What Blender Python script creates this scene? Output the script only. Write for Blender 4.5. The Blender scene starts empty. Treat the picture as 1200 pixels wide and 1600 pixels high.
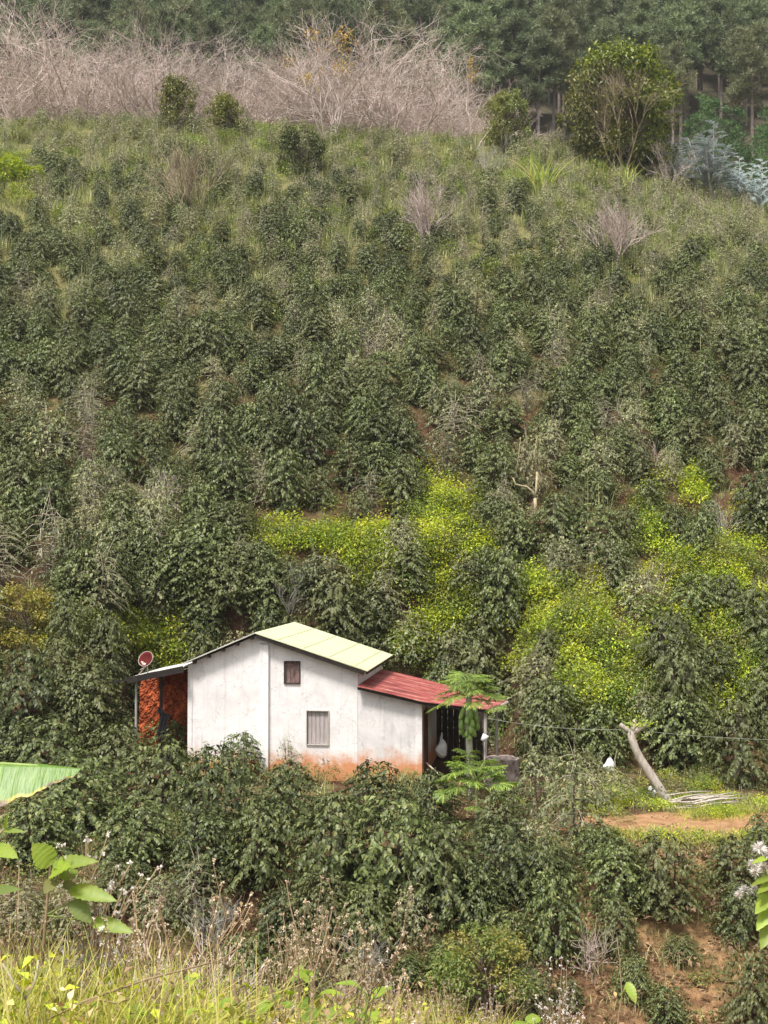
import bpy, bmesh, math, random
import numpy as np
from mathutils import Vector, Matrix
PI = math.pi
R = math.radians
SC = bpy.context.scene
COL = SC.collection
# ------------------------------------------------------------ camera, sky, sun, exposure
CAMZ = 7.05
F = 2000.0                       # focal length in photo pixels (photo is 1200 wide)
PITCH = math.atan(65 / F)
cam_d = bpy.data.cameras.new('camera'); cam = bpy.data.objects.new('camera', cam_d); COL.objects.link(cam)
cam.location = (0, 0, CAMZ); cam.rotation_euler = (PI / 2 + PITCH, 0, 0)
cam_d.sensor_fit = 'HORIZONTAL'; cam_d.sensor_width = 36; cam_d.lens = 36 * F / 1200
cam_d.clip_start = 0.05; cam_d.clip_end = 3000
SC.camera = cam
SUN_EL, SUN_AZ = R(62), R(212)   # azimuth from +Y clockwise: behind the camera, a little to its left
w = bpy.data.worlds.new('World'); SC.world = w; w.use_nodes = True
nt = w.node_tree; nt.nodes.clear()
sky = nt.nodes.new('ShaderNodeTexSky'); sky.sky_type = 'NISHITA'; sky.sun_disc = False
sky.sun_elevation = SUN_EL; sky.sun_rotation = SUN_AZ; sky.air_density = 1.0; sky.dust_density = 4.0
hs = nt.nodes.new('ShaderNodeHueSaturation'); hs.inputs['Saturation'].default_value = 0.1
bg = nt.nodes.new('ShaderNodeBackground'); bg.inputs['Strength'].default_value = 0.085
wo = nt.nodes.new('ShaderNodeOutputWorld')
nt.links.new(sky.outputs[0], hs.inputs['Color']); nt.links.new(hs.outputs[0], bg.inputs['Color']); nt.links.new(bg.outputs[0], wo.inputs[0])
sd = bpy.data.lights.new('sun', 'SUN'); sd.energy = 2.2; sd.angle = R(10); sd.color = (1.0, 0.955, 0.88)
sun = bpy.data.objects.new('sun', sd); COL.objects.link(sun)
sdir = Vector((math.sin(SUN_AZ) * math.cos(SUN_EL), math.cos(SUN_AZ) * math.cos(SUN_EL), math.sin(SUN_EL)))
sun.rotation_euler = sdir.to_track_quat('Z', 'Y').to_euler()
SC.view_settings.view_transform = 'Standard'; SC.view_settings.look = 'None'
SC.view_settings.exposure = 1.2; SC.view_settings.gamma = 1
SC.cycles.use_denoising = True
SC.cycles.max_bounces = 6; SC.cycles.transparent_max_bounces = 6
SC.cycles.diffuse_bounces = 2; SC.cycles.glossy_bounces = 2; SC.cycles.transmission_bounces = 3

# ------------------------------------------------------------ helpers
def sst(a, b, x):
    t = np.clip((x - a) / (b - a), 0, 1); return t * t * (3 - 2 * t)
def ray(px, py):
    dx, dy = (px - 600) / F, (800 - py) / F
    c, s = math.cos(PITCH), math.sin(PITCH)
    return Vector((dx, c - dy * s, s + dy * c))
def at(px, py, Y):
    d = ray(px, py); t = Y / d.y
    return Vector((d.x * t, Y, CAMZ + d.z * t))
def proj(p):
    c, s = math.cos(PITCH), math.sin(PITCH)
    y, z = p[1], p[2] - CAMZ
    dep = y * c + z * s; up = -y * s + z * c
    return (600 + F * p[0] / dep, 800 - F * up / dep)

_KY = np.array([-25, -5, 0, 3, 5, 6.5, 8, 11, 16, 20, 24, 27.5, 31, 32, 40.5])
_KZ = np.array([6.4, 5.7, 5.45, 5.1, 4.75, 4.45, 3.85, 1.0, -4.6, -5.6, -4.2, -2.25, -.3, 0, 0])
_FY = np.array([110, 116, 125, 150, 165, 180, 220, 280, 420, 700])
_FZ = np.array([0, 2.0, 3.2, 9.0, 15.5, 25, 52, 95, 185, 330])
def tz(x, y):
    x = np.asarray(x, float); y = np.asarray(y, float)
    z = np.interp(y, _KY, _KZ)
    Ye = 41.6
    t = np.maximum(y - Ye, 0); s = np.clip(t / (110 - Ye), 0, 1)
    up = .8 * sst(0, 1.6, t) + 43.0 * (s ** 0.97) + np.interp(y, _FY, _FZ)
    pad = sst(-10.6, -8.6, x) * (1 - sst(3.8, 6.8, x)) * (1 - sst(47.4, 51.0, y))   # cut-in platform of the house
    z = np.where(y > Ye, up * (1 - pad), z)
    lat = .95 * np.log1p(np.exp((x - 14) / 3.0)) + .16 * np.log1p(np.exp((x - 1) / 4.)) + .6 * np.sin(x * .11 + 1) + .7
    z = z - lat * sst(60, 108, y) * (1 - sst(125, 175, y))
    n = .16*np.sin(x*.9+y*.37)*np.sin(y*.8-x*.23) + .07*np.sin(x*2.3+1.7)*np.sin(y*2.1+x*.6) + .03*np.sin(x*5.1+y*1.3)*np.sin(y*4.7)
    flat = sst(31, 32.5, y) * (1 - sst(Ye - .3, Ye + 1, y) * (1 - pad))
    return z + n * (1 - .85 * flat) * (1 + 1.5 * sst(50, 90, y))
def ground(px, py, y0=9.5, y1=400):
    d = ray(px, py)
    Y = np.arange(y0, y1, .05); t = Y / d.y
    X = d.x * t; Z = CAMZ + d.z * t
    below = np.nonzero(Z < tz(X, Y))[0]
    i = below[0] if len(below) else len(Y) - 1
    return Vector((X[i], Y[i], float(tz(X[i], Y[i]))))
def onto(x, y): return Vector((x, y, float(tz(x, y))))

class MB:
    def __init__(s): s.v = []; s.f = []; s.m = []; s.n = 0
    def add(s, verts, faces, m=0):
        b = s.n
        s.v.extend([tuple(q) for q in verts]); s.n += len(verts)
        s.f.extend([[i + b for i in q] for q in faces]); s.m.extend([m] * len(faces))
    def arr(s, V, Fc, m=0):
        s.add(V.tolist(), Fc.tolist(), m)
    def box(s, c, d, m=0, rot=None):
        P = [Vector((x * d[0] / 2, y * d[1] / 2, z * d[2] / 2)) for x in (-1, 1) for y in (-1, 1) for z in (-1, 1)]
        if rot is not None: P = [rot @ p for p in P]
        c = Vector(c)
        s.add([p + c for p in P], [(0, 1, 3, 2), (4, 6, 7, 5), (0, 4, 5, 1), (2, 3, 7, 6), (0, 2, 6, 4), (1, 5, 7, 3)], m)
    def tube(s, pts, rad, k=5, m=0, cap=True):
        pts = [Vector(p) for p in pts]; n = len(pts)
        if not hasattr(rad, '__len__'): rad = [rad] * n
        V = []; ref = None
        for i, p in enumerate(pts):
            t = (pts[min(i + 1, n - 1)] - pts[max(i - 1, 0)])
            t = t.normalized() if t.length > 1e-9 else Vector((0, 0, 1))
            if ref is None: ref = Vector((1, 0, 0)) if abs(t.x) < .8 else Vector((0, 1, 0))
            a = (ref - t * ref.dot(t))
            a = a.normalized() if a.length > 1e-6 else t.orthogonal().normalized()
            ref = a; b = t.cross(a)
            V += [p + (a * math.cos(2 * PI * j / k) + b * math.sin(2 * PI * j / k)) * rad[i] for j in range(k)]
        Fc = [(i * k + j, i * k + (j + 1) % k, (i + 1) * k + (j + 1) % k, (i + 1) * k + j) for i in range(n - 1) for j in range(k)]
        if cap: Fc += [tuple(range(k))[::-1], tuple((n - 1) * k + j for j in range(k))]
        s.add(V, Fc, m)
    def lathe(s, prof, k=16, m=0, c=(0, 0, 0)):
        V = [(c[0] + r * math.cos(2 * PI * j / k), c[1] + r * math.sin(2 * PI * j / k), c[2] + z) for r, z in prof for j in range(k)]
        Fc = [(i * k + j, i * k + (j + 1) % k, (i + 1) * k + (j + 1) % k, (i + 1) * k + j) for i in range(len(prof) - 1) for j in range(k)]
        s.add(V, Fc, m)
    def mesh(s, name, mats, smooth=False):
        me = bpy.data.meshes.new(name); me.from_pydata(s.v, [], s.f)
        for q in (mats if isinstance(mats, (list, tuple)) else [mats]): me.materials.append(q)
        if any(s.m): me.polygons.foreach_set('material_index', s.m)
        if smooth: me.polygons.foreach_set('use_smooth', [True] * len(me.polygons))
        me.update(); return me
def link(name, me, parent=None, loc=None):
    o = bpy.data.objects.new(name, me); COL.objects.link(o)
    if parent: o.parent = parent
    if loc is not None: o.location = loc
    return o
def tag(o, label, cat, group=None):
    o['label'] = label; o['category'] = cat
    if group: o['group'] = group
    return o
def thing(name, label, cat, loc=(0, 0, 0), rz=0, group=None):
    o = bpy.data.objects.new(name, None); COL.objects.link(o); o.location = loc; o.rotation_euler = (0, 0, rz)
    o.empty_display_size = .2
    return tag(o, label, cat, group)
def place(name, parts, loc, rz=0, scale=(1, 1, 1), tilt=(0, 0)):
    """one thing from shared part meshes: parts = [(part name, mesh), ...]"""
    o = bpy.data.objects.new(name, None); COL.objects.link(o)
    o.location = loc; o.rotation_euler = (tilt[0], tilt[1], rz); o.scale = scale; o.empty_display_size = .2
    for n, me in parts:
        c = bpy.data.objects.new(n, me); COL.objects.link(c); c.parent = o
    return o

def unit(a): return a / np.maximum(np.linalg.norm(a, axis=-1, keepdims=True), 1e-9)
def leaf_arrays(P, D, N, L, W, fold=.22, droop=.15):
    """V-folded leaves: five vertices, four triangles each"""
    D = unit(D); S = unit(np.cross(D, N)); N = np.cross(S, D)
    L = np.asarray(L)[:, None]; W = np.asarray(W)[:, None]
    b = P; c = P + D * L * .5; t = P + D * L - N * L * droop
    l = P + D * L * .45 + S * W * .5 + N * W * fold; r = P + D * L * .45 - S * W * .5 + N * W * fold
    V = np.stack([b, l, r, c, t], 1).reshape(-1, 3)
    i = np.arange(len(P))[:, None] * 5
    Fc = np.concatenate([i + [[0, 2, 3]], i + [[0, 3, 1]], i + [[3, 2, 4]], i + [[3, 4, 1]]], 1).reshape(-1, 3)
    return V, Fc
def fast_mesh(name, V, Fc, mats, mi=None):
    me = bpy.data.meshes.new(name); n, k = Fc.shape
    me.vertices.add(len(V)); me.vertices.foreach_set('co', np.ascontiguousarray(V, np.float32).ravel())
    me.loops.add(n * k); me.loops.foreach_set('vertex_index', np.ascontiguousarray(Fc, np.int32).ravel())
    me.polygons.add(n); me.polygons.foreach_set('loop_start', np.arange(0, n * k, k, dtype=np.int32))
    for q in (mats if isinstance(mats, (list, tuple)) else [mats]): me.materials.append(q)
    if mi is not None: me.polygons.foreach_set('material_index', np.ascontiguousarray(mi, np.int32))
    me.update(calc_edges=True); return me
def stack(parts):
    V = []; Fc = []; b = 0
    for v, f in parts: V.append(v); Fc.append(f + b); b += len(v)
    return np.concatenate(V), np.concatenate(Fc)

# ------------------------------------------------------------ materials
def newmat(name):
    m = bpy.data.materials.new(name); m.use_nodes = True
    t = m.node_tree; t.nodes.clear()
    out = t.nodes.new('ShaderNodeOutputMaterial'); p = t.nodes.new('ShaderNodeBsdfPrincipled')
    t.links.new(p.outputs[0], out.inputs[0]); return m, t, p, out
def ramp(t, fac, stops):
    r = t.nodes.new('ShaderNodeValToRGB'); e = r.color_ramp.elements
    while len(e) < len(stops): e.new(.5)
    for q, (pos, c) in zip(e, stops): q.position = pos; q.color = (*c, 1)
    t.links.new(fac, r.inputs[0]); return r.outputs[0]
def mixc(t, fac, a, b, mode='MIX'):
    n = t.nodes.new('ShaderNodeMix'); n.data_type = 'RGBA'; n.blend_type = mode
    for s, v in ((n.inputs[0], fac), (n.inputs[6], a), (n.inputs[7], b)):
        if isinstance(v, (int, float)): s.default_value = v
        elif isinstance(v, tuple): s.default_value = (*v, 1)
        else: t.links.new(v, s)
    return n.outputs[2]
def noise(t, scale, detail=4, rough=.55, coord='Object', vec=None, dist=0):
    n = t.nodes.new('ShaderNodeTexNoise'); n.inputs['Scale'].default_value = scale
    n.inputs['Detail'].default_value = detail; n.inputs['Roughness'].default_value = rough; n.inputs['Distortion'].default_value = dist
    if vec is None:
        c = t.nodes.new('ShaderNodeTexCoord'); vec = c.outputs[coord]
    t.links.new(vec, n.inputs['Vector']); return n.outputs[0]
def maprange(t, v, a, b, c=0., d=1.):
    n = t.nodes.new('ShaderNodeMapRange'); n.inputs[1].default_value = a; n.inputs[2].default_value = b
    n.inputs[3].default_value = c; n.inputs[4].default_value = d; t.links.new(v, n.inputs[0]); return n.outputs[0]
def bump(t, p, h, strength, dist):
    b = t.nodes.new('ShaderNodeBump'); b.inputs['Strength'].default_value = strength; b.inputs['Distance'].default_value = dist
    t.links.new(h, b.inputs['Height']); t.links.new(b.outputs[0], p.inputs['Normal'])
def leafmat(name, stops, rough=.42, trans=.25, tint=None, spec=.5, objvar=.3):
    m, t, p, out = newmat(name)
    g = t.nodes.new('ShaderNodeNewGeometry'); o = t.nodes.new('ShaderNodeObjectInfo')
    c = ramp(t, g.outputs['Random Per Island'], stops)
    v = maprange(t, o.outputs['Random'], 0, 1, 1 - objvar, 1 + objvar)
    hsv = t.nodes.new('ShaderNodeHueSaturation'); t.links.new(c, hsv.inputs['Color']); t.links.new(v, hsv.inputs['Value'])
    c = hsv.outputs[0]
    if tint:
        mr = t.nodes.new('ShaderNodeMath'); mr.operation = 'FRACT'
        mm = t.nodes.new('ShaderNodeMath'); mm.operation = 'MULTIPLY'; mm.inputs[1].default_value = 7.31
        t.links.new(o.outputs['Random'], mm.inputs[0]); t.links.new(mm.outputs[0], mr.inputs[0])
        c = mixc(t, maprange(t, mr.outputs[0], .35, 1, 0, .8), c, tint)
    t.links.new(c, p.inputs['Base Color']); p.inputs['Roughness'].default_value = rough
    p.inputs['Specular IOR Level'].default_value = spec
    if trans:
        tr = t.nodes.new('ShaderNodeBsdfTranslucent'); mx = t.nodes.new('ShaderNodeMixShader'); mx.inputs[0].default_value = trans
        br = t.nodes.new('ShaderNodeHueSaturation'); br.inputs['Value'].default_value = 1.5; br.inputs['Saturation'].default_value = 1.15
        t.links.new(c, br.inputs['Color']); t.links.new(br.outputs[0], tr.inputs['Color'])
        t.links.new(p.outputs[0], mx.inputs[1]); t.links.new(tr.outputs[0], mx.inputs[2]); t.links.new(mx.outputs[0], out.inputs[0])
    return m
def woodmat(name, a, b, scale=6, rough=.85, stretch=(1, 1, 1), bs=.3, bd=.02):
    m, t, p, out = newmat(name)
    c = t.nodes.new('ShaderNodeTexCoord'); mp = t.nodes.new('ShaderNodeMapping'); mp.inputs['Scale'].default_value = stretch
    t.links.new(c.outputs['Object'], mp.inputs[0])
    n = noise(t, scale, 6, .65, vec=mp.outputs[0])
    o = t.nodes.new('ShaderNodeObjectInfo')
    col = ramp(t, n, [(.3, a), (.7, b)])
    hsv = t.nodes.new('ShaderNodeHueSaturation'); t.links.new(col, hsv.inputs['Color'])
    t.links.new(maprange(t, o.outputs['Random'], 0, 1, .8, 1.2), hsv.inputs['Value'])
    t.links.new(hsv.outputs[0], p.inputs['Base Color']); p.inputs['Roughness'].default_value = rough
    bump(t, p, n, bs, bd); return m

M = {}
M['coffee'] = leafmat('coffee_leaf', [(0, (.03, .044, .012)), (.4, (.068, .09, .024)), (.75, (.125, .155, .046)), (1, (.21, .225, .085))], rough=.46, trans=.1, tint=(.11, .115, .04), spec=.34)
M['coffee_sparse'] = leafmat('coffee_leaf_dull', [(0, (.07, .095, .03)), (.5, (.16, .185, .07)), (.85, (.27, .28, .12)), (1, (.38, .34, .16))], rough=.5, trans=.22, tint=(.25, .24, .11))
M['twig'] = woodmat('pale_twig', (.3, .26, .19), (.5, .44, .34))
M['tan_twig'] = woodmat('tan_branch', (.28, .22, .13), (.48, .4, .26))
M['bark'] = woodmat('coffee_bark', (.085, .065, .045), (.19, .15, .11))
M['bare'] = woodmat('bare_branch', (.42, .33, .29), (.7, .58, .52))
M['bare_grey'] = woodmat('grey_branch', (.3, .28, .24), (.55, .52, .45))
M['lime'] = leafmat('lime_leaf', [(0, (.2, .32, .035)), (.5, (.36, .46, .045)), (1, (.56, .58, .06))], rough=.6, trans=.3, tint=(.56, .55, .06))
M['weed'] = leafmat('weed_leaf', [(0, (.08, .14, .025)), (.6, (.18, .25, .05)), (1, (.33, .34, .09))], rough=.55, trans=.3, tint=(.2, .17, .07))
M['dry'] = leafmat('dry_blade', [(0, (.2, .22, .08)), (.4, (.36, .37, .15)), (.75, (.54, .51, .27)), (1, (.27, .34, .1))], rough=.7, trans=.25, tint=(.17, .2, .07))
M['grass'] = leafmat('grass_blade', [(0, (.13, .2, .025)), (.4, (.3, .37, .04)), (.75, (.5, .5, .08)), (1, (.6, .5, .22))], rough=.5, trans=.35, tint=(.42, .38, .1))
M['straw'] = leafmat('straw_blade', [(0, (.22, .13, .07)), (.4, (.43, .29, .15)), (.8, (.62, .48, .28)), (1, (.42, .4, .09))], rough=.65, trans=.25, tint=(.3, .2, .12))
M['puff'] = leafmat('dry_flower', [(0, (.4, .27, .17)), (.5, (.58, .46, .33)), (1, (.75, .68, .58))], rough=.8, trans=.25)
M['white_puff'] = leafmat('white_flower', [(0, (.5, .44, .4)), (.5, (.68, .63, .6)), (1, (.82, .8, .78))], rough=.8, trans=.25)
M['pine'] = leafmat('pine_needle', [(0, (.065, .098, .045)), (.5, (.15, .19, .09)), (1, (.25, .285, .145))], rough=.6, trans=.2, tint=(.2, .2, .1), objvar=.35)
M['young_pine'] = leafmat('young_pine_needle', [(0, (.04, .09, .028)), (.6, (.09, .17, .05)), (1, (.16, .25, .08))], rough=.6, trans=.15)
M['pine_bark'] = woodmat('pine_bark', (.13, .1, .09), (.26, .21, .19), 3)
M['tree'] = leafmat('tree_leaf', [(0, (.07, .11, .02)), (.45, (.17, .22, .034)), (.8, (.31, .36, .05)), (1, (.46, .5, .07))], rough=.45, trans=.25)
M['tree_dark'] = leafmat('dark_tree_leaf', [(0, (.08, .1, .022)), (.6, (.2, .22, .05)), (1, (.38, .34, .1))], rough=.5, trans=.2)
M['olive'] = leafmat('olive_leaf', [(0, (.09, .12, .04)), (.6, (.19, .22, .07)), (1, (.32, .34, .12))], rough=.5, trans=.25)
M['yellow'] = leafmat('yellowish_leaf', [(0, (.11, .12, .02)), (.5, (.24, .22, .04)), (1, (.38, .31, .07))], rough=.5, trans=.25)
M['orange'] = leafmat('orange_leaf', [(0, (.24, .2, .05)), (.5, (.42, .33, .09)), (1, (.6, .3, .08))], rough=.6, trans=.25)
M['silver'] = leafmat('silver_leaf', [(0, (.36, .42, .42)), (.5, (.5, .56, .57)), (1, (.68, .72, .72))], rough=.5, trans=.2)
M['papaya'] = leafmat('papaya_leaf', [(0, (.09, .15, .03)), (.5, (.17, .25, .045)), (1, (.33, .39, .07))], rough=.45, trans=.3)
M['cane'] = leafmat('cane_blade', [(0, (.2, .28, .06)), (.5, (.38, .42, .12)), (.85, (.55, .55, .2)), (1, (.5, .36, .18))], rough=.5, trans=.3)
M['litter'] = leafmat('fallen_leaf', [(0, (.09, .05, .03)), (.5, (.2, .12, .07)), (.9, (.34, .22, .12)), (1, (.4, .36, .12))], rough=.8, trans=.1)

def soil():
    m, t, p, out = newmat('hillside_soil')
    g = t.nodes.new('ShaderNodeNewGeometry'); pos = g.outputs['Position']
    n1 = noise(t, .35, 5, .6, vec=pos); n2 = noise(t, 3.2, 6, .7, vec=pos); n3 = noise(t, 22, 4, .7, vec=pos)
    red = ramp(t, n2, [(.25, (.035, .018, .011)), (.5, (.08, .041, .023)), (.75, (.17, .1, .055))])
    grass = ramp(t, n2, [(.25, (.09, .085, .03)), (.5, (.17, .16, .06)), (.8, (.3, .27, .12))])
    sep = t.nodes.new('ShaderNodeSeparateXYZ'); t.links.new(pos, sep.inputs[0])
    up = maprange(t, sep.outputs['Y'], 58, 85, 0, .95)
    near = maprange(t, sep.outputs['Y'], 12, 9, 0, .8)
    k = t.nodes.new('ShaderNodeMath'); k.operation = 'MAXIMUM'; t.links.new(up, k.inputs[0]); t.links.new(near, k.inputs[1])
    k2 = t.nodes.new('ShaderNodeMath'); k2.operation = 'MAXIMUM'; t.links.new(k.outputs[0], k2.inputs[0])
    t.links.new(maprange(t, n1, .5, .62, 0, .6), k2.inputs[1])
    c = mixc(t, k2.outputs[0], red, grass)
    e1 = t.nodes.new('ShaderNodeMath'); e1.operation = 'MULTIPLY'; t.links.new(maprange(t, sep.outputs['Y'], 33, 30.5, 0, 1), e1.inputs[0]); t.links.new(maprange(t, sep.outputs['X'], 2.5, 6, 0, 1), e1.inputs[1])
    e2 = t.nodes.new('ShaderNodeMath'); e2.operation = 'MULTIPLY'; t.links.new(e1.outputs[0], e2.inputs[0]); t.links.new(maprange(t, n2, .35, .6, .3, 1), e2.inputs[1])
    c = mixc(t, e2.outputs[0], c, ramp(t, n2, [(.3, (.2, .105, .05)), (.6, (.34, .2, .1)), (.8, (.36, .3, .12))]))
    far = maprange(t, sep.outputs['Y'], 128, 150, 0, 1)
    c = mixc(t, far, c, ramp(t, n1, [(.3, (.05, .045, .03)), (.7, (.1, .085, .055))]))
    c = mixc(t, maprange(t, n3, .55, .72, 0, .5), c, (.34, .24, .13))
    t.links.new(c, p.inputs['Base Color']); p.inputs['Roughness'].default_value = .95; p.inputs['Specular IOR Level'].default_value = .15
    bump(t, p, n3, .8, .05); return m
M['soil'] = soil()
def simple(name, a, b, scale, rough=.8, spec=.4, detail=5, bs=0, bd=.01, metal=0, pos=(.3, .7)):
    m, t, p, out = newmat(name); n = noise(t, scale, detail, .65)
    t.links.new(ramp(t, n, [(pos[0], a), (pos[1], b)]), p.inputs['Base Color']); p.inputs['Roughness'].default_value = rough
    p.inputs['Specular IOR Level'].default_value = spec; p.inputs['Metallic'].default_value = metal
    if bs: bump(t, p, n, bs, bd)
    return m
def wallmat(name, base, dirt, stain_top):
    m, t, p, out = newmat(name)
    tc = t.nodes.new('ShaderNodeTexCoord'); sep = t.nodes.new('ShaderNodeSeparateXYZ'); t.links.new(tc.outputs['Object'], sep.inputs[0])
    n1 = noise(t, 1.1, 8, .68, dist=.8); n2 = noise(t, 7, 7, .7, dist=.4); n3 = noise(t, 2.2, 4, .6)
    c = mixc(t, maprange(t, n1, .42, .72, 0, .75), base, dirt)
    c = mixc(t, maprange(t, n2, .5, .75, 0, .6), c, tuple(v * .72 for v in base))
    mp = t.nodes.new('ShaderNodeMapping'); mp.inputs['Scale'].default_value = (7, 7, .5); t.links.new(tc.outputs['Object'], mp.inputs[0])
    st = noise(t, 1.0, 5, .6, vec=mp.outputs[0])
    c = mixc(t, maprange(t, st, .54, .76, 0, .55), c, (.42, .39, .38))
    vor = t.nodes.new('ShaderNodeTexVoronoi'); vor.feature = 'DISTANCE_TO_EDGE'; vor.inputs['Scale'].default_value = .9
    wv = t.nodes.new('ShaderNodeVectorMath'); wv.operation = 'ADD'; nn = t.nodes.new('ShaderNodeTexNoise'); nn.inputs['Scale'].default_value = 2.5; nn.inputs['Detail'].default_value = 6
    t.links.new(tc.outputs['Object'], nn.inputs['Vector']); t.links.new(tc.outputs['Object'], wv.inputs[0]); t.links.new(nn.outputs['Color'], wv.inputs[1]); t.links.new(wv.outputs[0], vor.inputs['Vector'])
    c = mixc(t, maprange(t, vor.outputs['Distance'], .004, .016, .35, 0), c, (.36, .33, .32))
    # red clay splashed up from the ground
    a = t.nodes.new('ShaderNodeMath'); a.operation = 'MULTIPLY_ADD'; t.links.new(n3, a.inputs[0]); a.inputs[1].default_value = -1.25; t.links.new(sep.outputs['Z'], a.inputs[2])
    k = maprange(t, a.outputs[0], stain_top - 1.1, stain_top - .5, 1, 0)
    pw = t.nodes.new('ShaderNodeMath'); pw.operation = 'POWER'; pw.inputs[1].default_value = 1.5; t.links.new(k, pw.inputs[0])
    c = mixc(t, pw.outputs[0], c, mixc(t, n2, (.5, .2, .09), (.68, .33, .18)))
    t.links.new(c, p.inputs['Base Color']); p.inputs['Roughness'].default_value = .92; p.inputs['Specular IOR Level'].default_value = .2
    bump(t, p, n2, .35, .012); return m
M['white_wall'] = wallmat('white_plaster', (.8, .775, .77), (.6, .56, .555), .95)
M['grey_wall'] = wallmat('greyer_plaster', (.72, .695, .69), (.46, .44, .44), 1.0)
def yroof():
    m, t, p, out = newmat('pale_roof_sheet')
    tc = t.nodes.new('ShaderNodeTexCoord'); mp = t.nodes.new('ShaderNodeMapping'); mp.inputs['Scale'].default_value = (.35, 3, 1); t.links.new(tc.outputs['Object'], mp.inputs[0])
    n = noise(t, 2, 6, .7, vec=mp.outputs[0]); n2 = noise(t, 1.3, 6, .7)
    c = ramp(t, n2, [(.3, (.6, .62, .37)), (.7, (.7, .71, .46))]); c = mixc(t, maprange(t, n, .56, .75, 0, .7), c, (.42, .37, .2))
    t.links.new(c, p.inputs['Base Color']); p.inputs['Roughness'].default_value = .5; bump(t, p, n2, .3, .05); return m
M['roof_yellow'] = yroof()
def seam():
    m, t, p, out = newmat('screwed_overlap'); tc = t.nodes.new('ShaderNodeTexCoord'); wv = t.nodes.new('ShaderNodeTexWave'); wv.bands_direction = 'Y'; wv.inputs['Scale'].default_value = 1.35
    t.links.new(tc.outputs['Object'], wv.inputs['Vector']); t.links.new(mixc(t, maprange(t, wv.outputs[1], .6, .75), (.56, .58, .33), (.24, .25, .14)), p.inputs['Base Color']); p.inputs['Roughness'].default_value = .6
    return m
M['seam'] = seam()
M['white_trim'] = wallmat('clean_white_plaster', (.86, .84, .835), (.76, .73, .725), .7)
M['roof_grey'] = simple('weathered_roof_sheet', (.42, .4, .36), (.66, .64, .58), 2.5, .6)
M['fascia'] = simple('dark_fascia', (.008, .006, .005), (.03, .022, .017), 5, .85)
def redroof():
    m, t, p, out = newmat('red_roof_sheet')
    tc = t.nodes.new('ShaderNodeTexCoord'); mp = t.nodes.new('ShaderNodeMapping'); mp.inputs['Scale'].default_value = (.5, 3.5, 1)
    t.links.new(tc.outputs['Object'], mp.inputs[0]); n = noise(t, 1.6, 6, .7, vec=mp.outputs[0]); n2 = noise(t, 9, 4)
    c = ramp(t, n, [(.36, (.1, .022, .02)), (.48, (.25, .048, .042)), (.58, (.36, .11, .09)), (.68, (.5, .3, .25))])
    t.links.new(mixc(t, maprange(t, n2, .55, .75, 0, .5), c, (.16, .06, .04)), p.inputs['Base Color'])
    p.inputs['Roughness'].default_value = .5; return m
M['roof_red'] = redroof()
M['shutter'] = woodmat('grey_shutter_wood', (.3, .26, .26), (.5, .44, .43), 4, stretch=(6, 1, .8))
M['shutter_dark'] = woodmat('dark_shutter_wood', (.06, .03, .026), (.3, .2, .18), 3, stretch=(3, 1, 1.6))
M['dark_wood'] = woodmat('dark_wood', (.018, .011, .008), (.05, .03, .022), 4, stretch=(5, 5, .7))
M['brown_door'] = woodmat('brown_door_wood', (.09, .04, .026), (.2, .1, .065), 4, stretch=(5, 5, .6))
M['post_grey'] = woodmat('grey_post', (.3, .27, .24), (.48, .45, .41), 5, stretch=(3, 3, .6))
M['clay'] = simple('red_clay', (.12, .03, .014), (.55, .14, .055), 3.5, .95, .1, 8, 1.0, .12)
M['dish_red'] = simple('rusty_red_dish', (.06, .008, .008), (.12, .016, .015), 6, .85, .15)
M['dish_rim'] = simple('pale_dish_metal', (.28, .2, .17), (.55, .47, .43), 8, .7)
M['bag_white'] = simple('white_plastic', (.74, .73, .74), (.9, .89, .9), 5, .4, bs=.3)
M['bag_grey'] = simple('greyish_plastic', (.42, .42, .44), (.72, .71, .72), 6, .35, bs=.4, bd=.03)
M['cloth_dark'] = simple('dark_cloth', (.004, .004, .005), (.014, .012, .014), 8, .95)
M['concrete'] = simple('stained_concrete', (.1, .065, .06), (.4, .34, .31), 3.5, .95, .2, 8, .6, .02, pos=(.35, .62))
M['trunk_pale'] = woodmat('pale_dead_trunk', (.3, .25, .21), (.56, .5, .44), 5, stretch=(2, 2, .7))
M['papaya_bark'] = woodmat('papaya_bark', (.3, .3, .22), (.52, .5, .4), 9)
M['fruit'] = simple('green_papaya_skin', (.12, .22, .05), (.3, .42, .1), 4, .4)
M['stem_green'] = simple('green_stem', (.14, .2, .05), (.3, .36, .1), 5, .5)
M['stem_brown'] = woodmat('brown_stem', (.2, .13, .075), (.4, .29, .17), 8)
M['wire'] = simple('pale_wire', (.2, .22, .18), (.33, .35, .3), 4, .6)
M['path'] = simple('orange_path_dirt', (.22, .11, .05), (.42, .255, .14), 2.6, .95, .1, 9, .7, .03)
M['rock'] = simple('pale_rock', (.55, .52, .48), (.75, .72, .68), 4, .9)
M['black'] = simple('black_board', (.01, .01, .01), (.022, .02, .02), 4, .7)
M['nail'] = simple('dull_nail', (.2, .21, .12), (.3, .3, .18), 9, .6)
M['brown_needles'] = leafmat('brown_pine_needle', [(0, (.12, .075, .04)), (1, (.22, .15, .08))], rough=.7, trans=.1)
M['yellow_pine'] = leafmat('yellow_pine_needle', [(0, (.1, .13, .03)), (1, (.24, .26, .06))], rough=.6, trans=.15)
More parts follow.
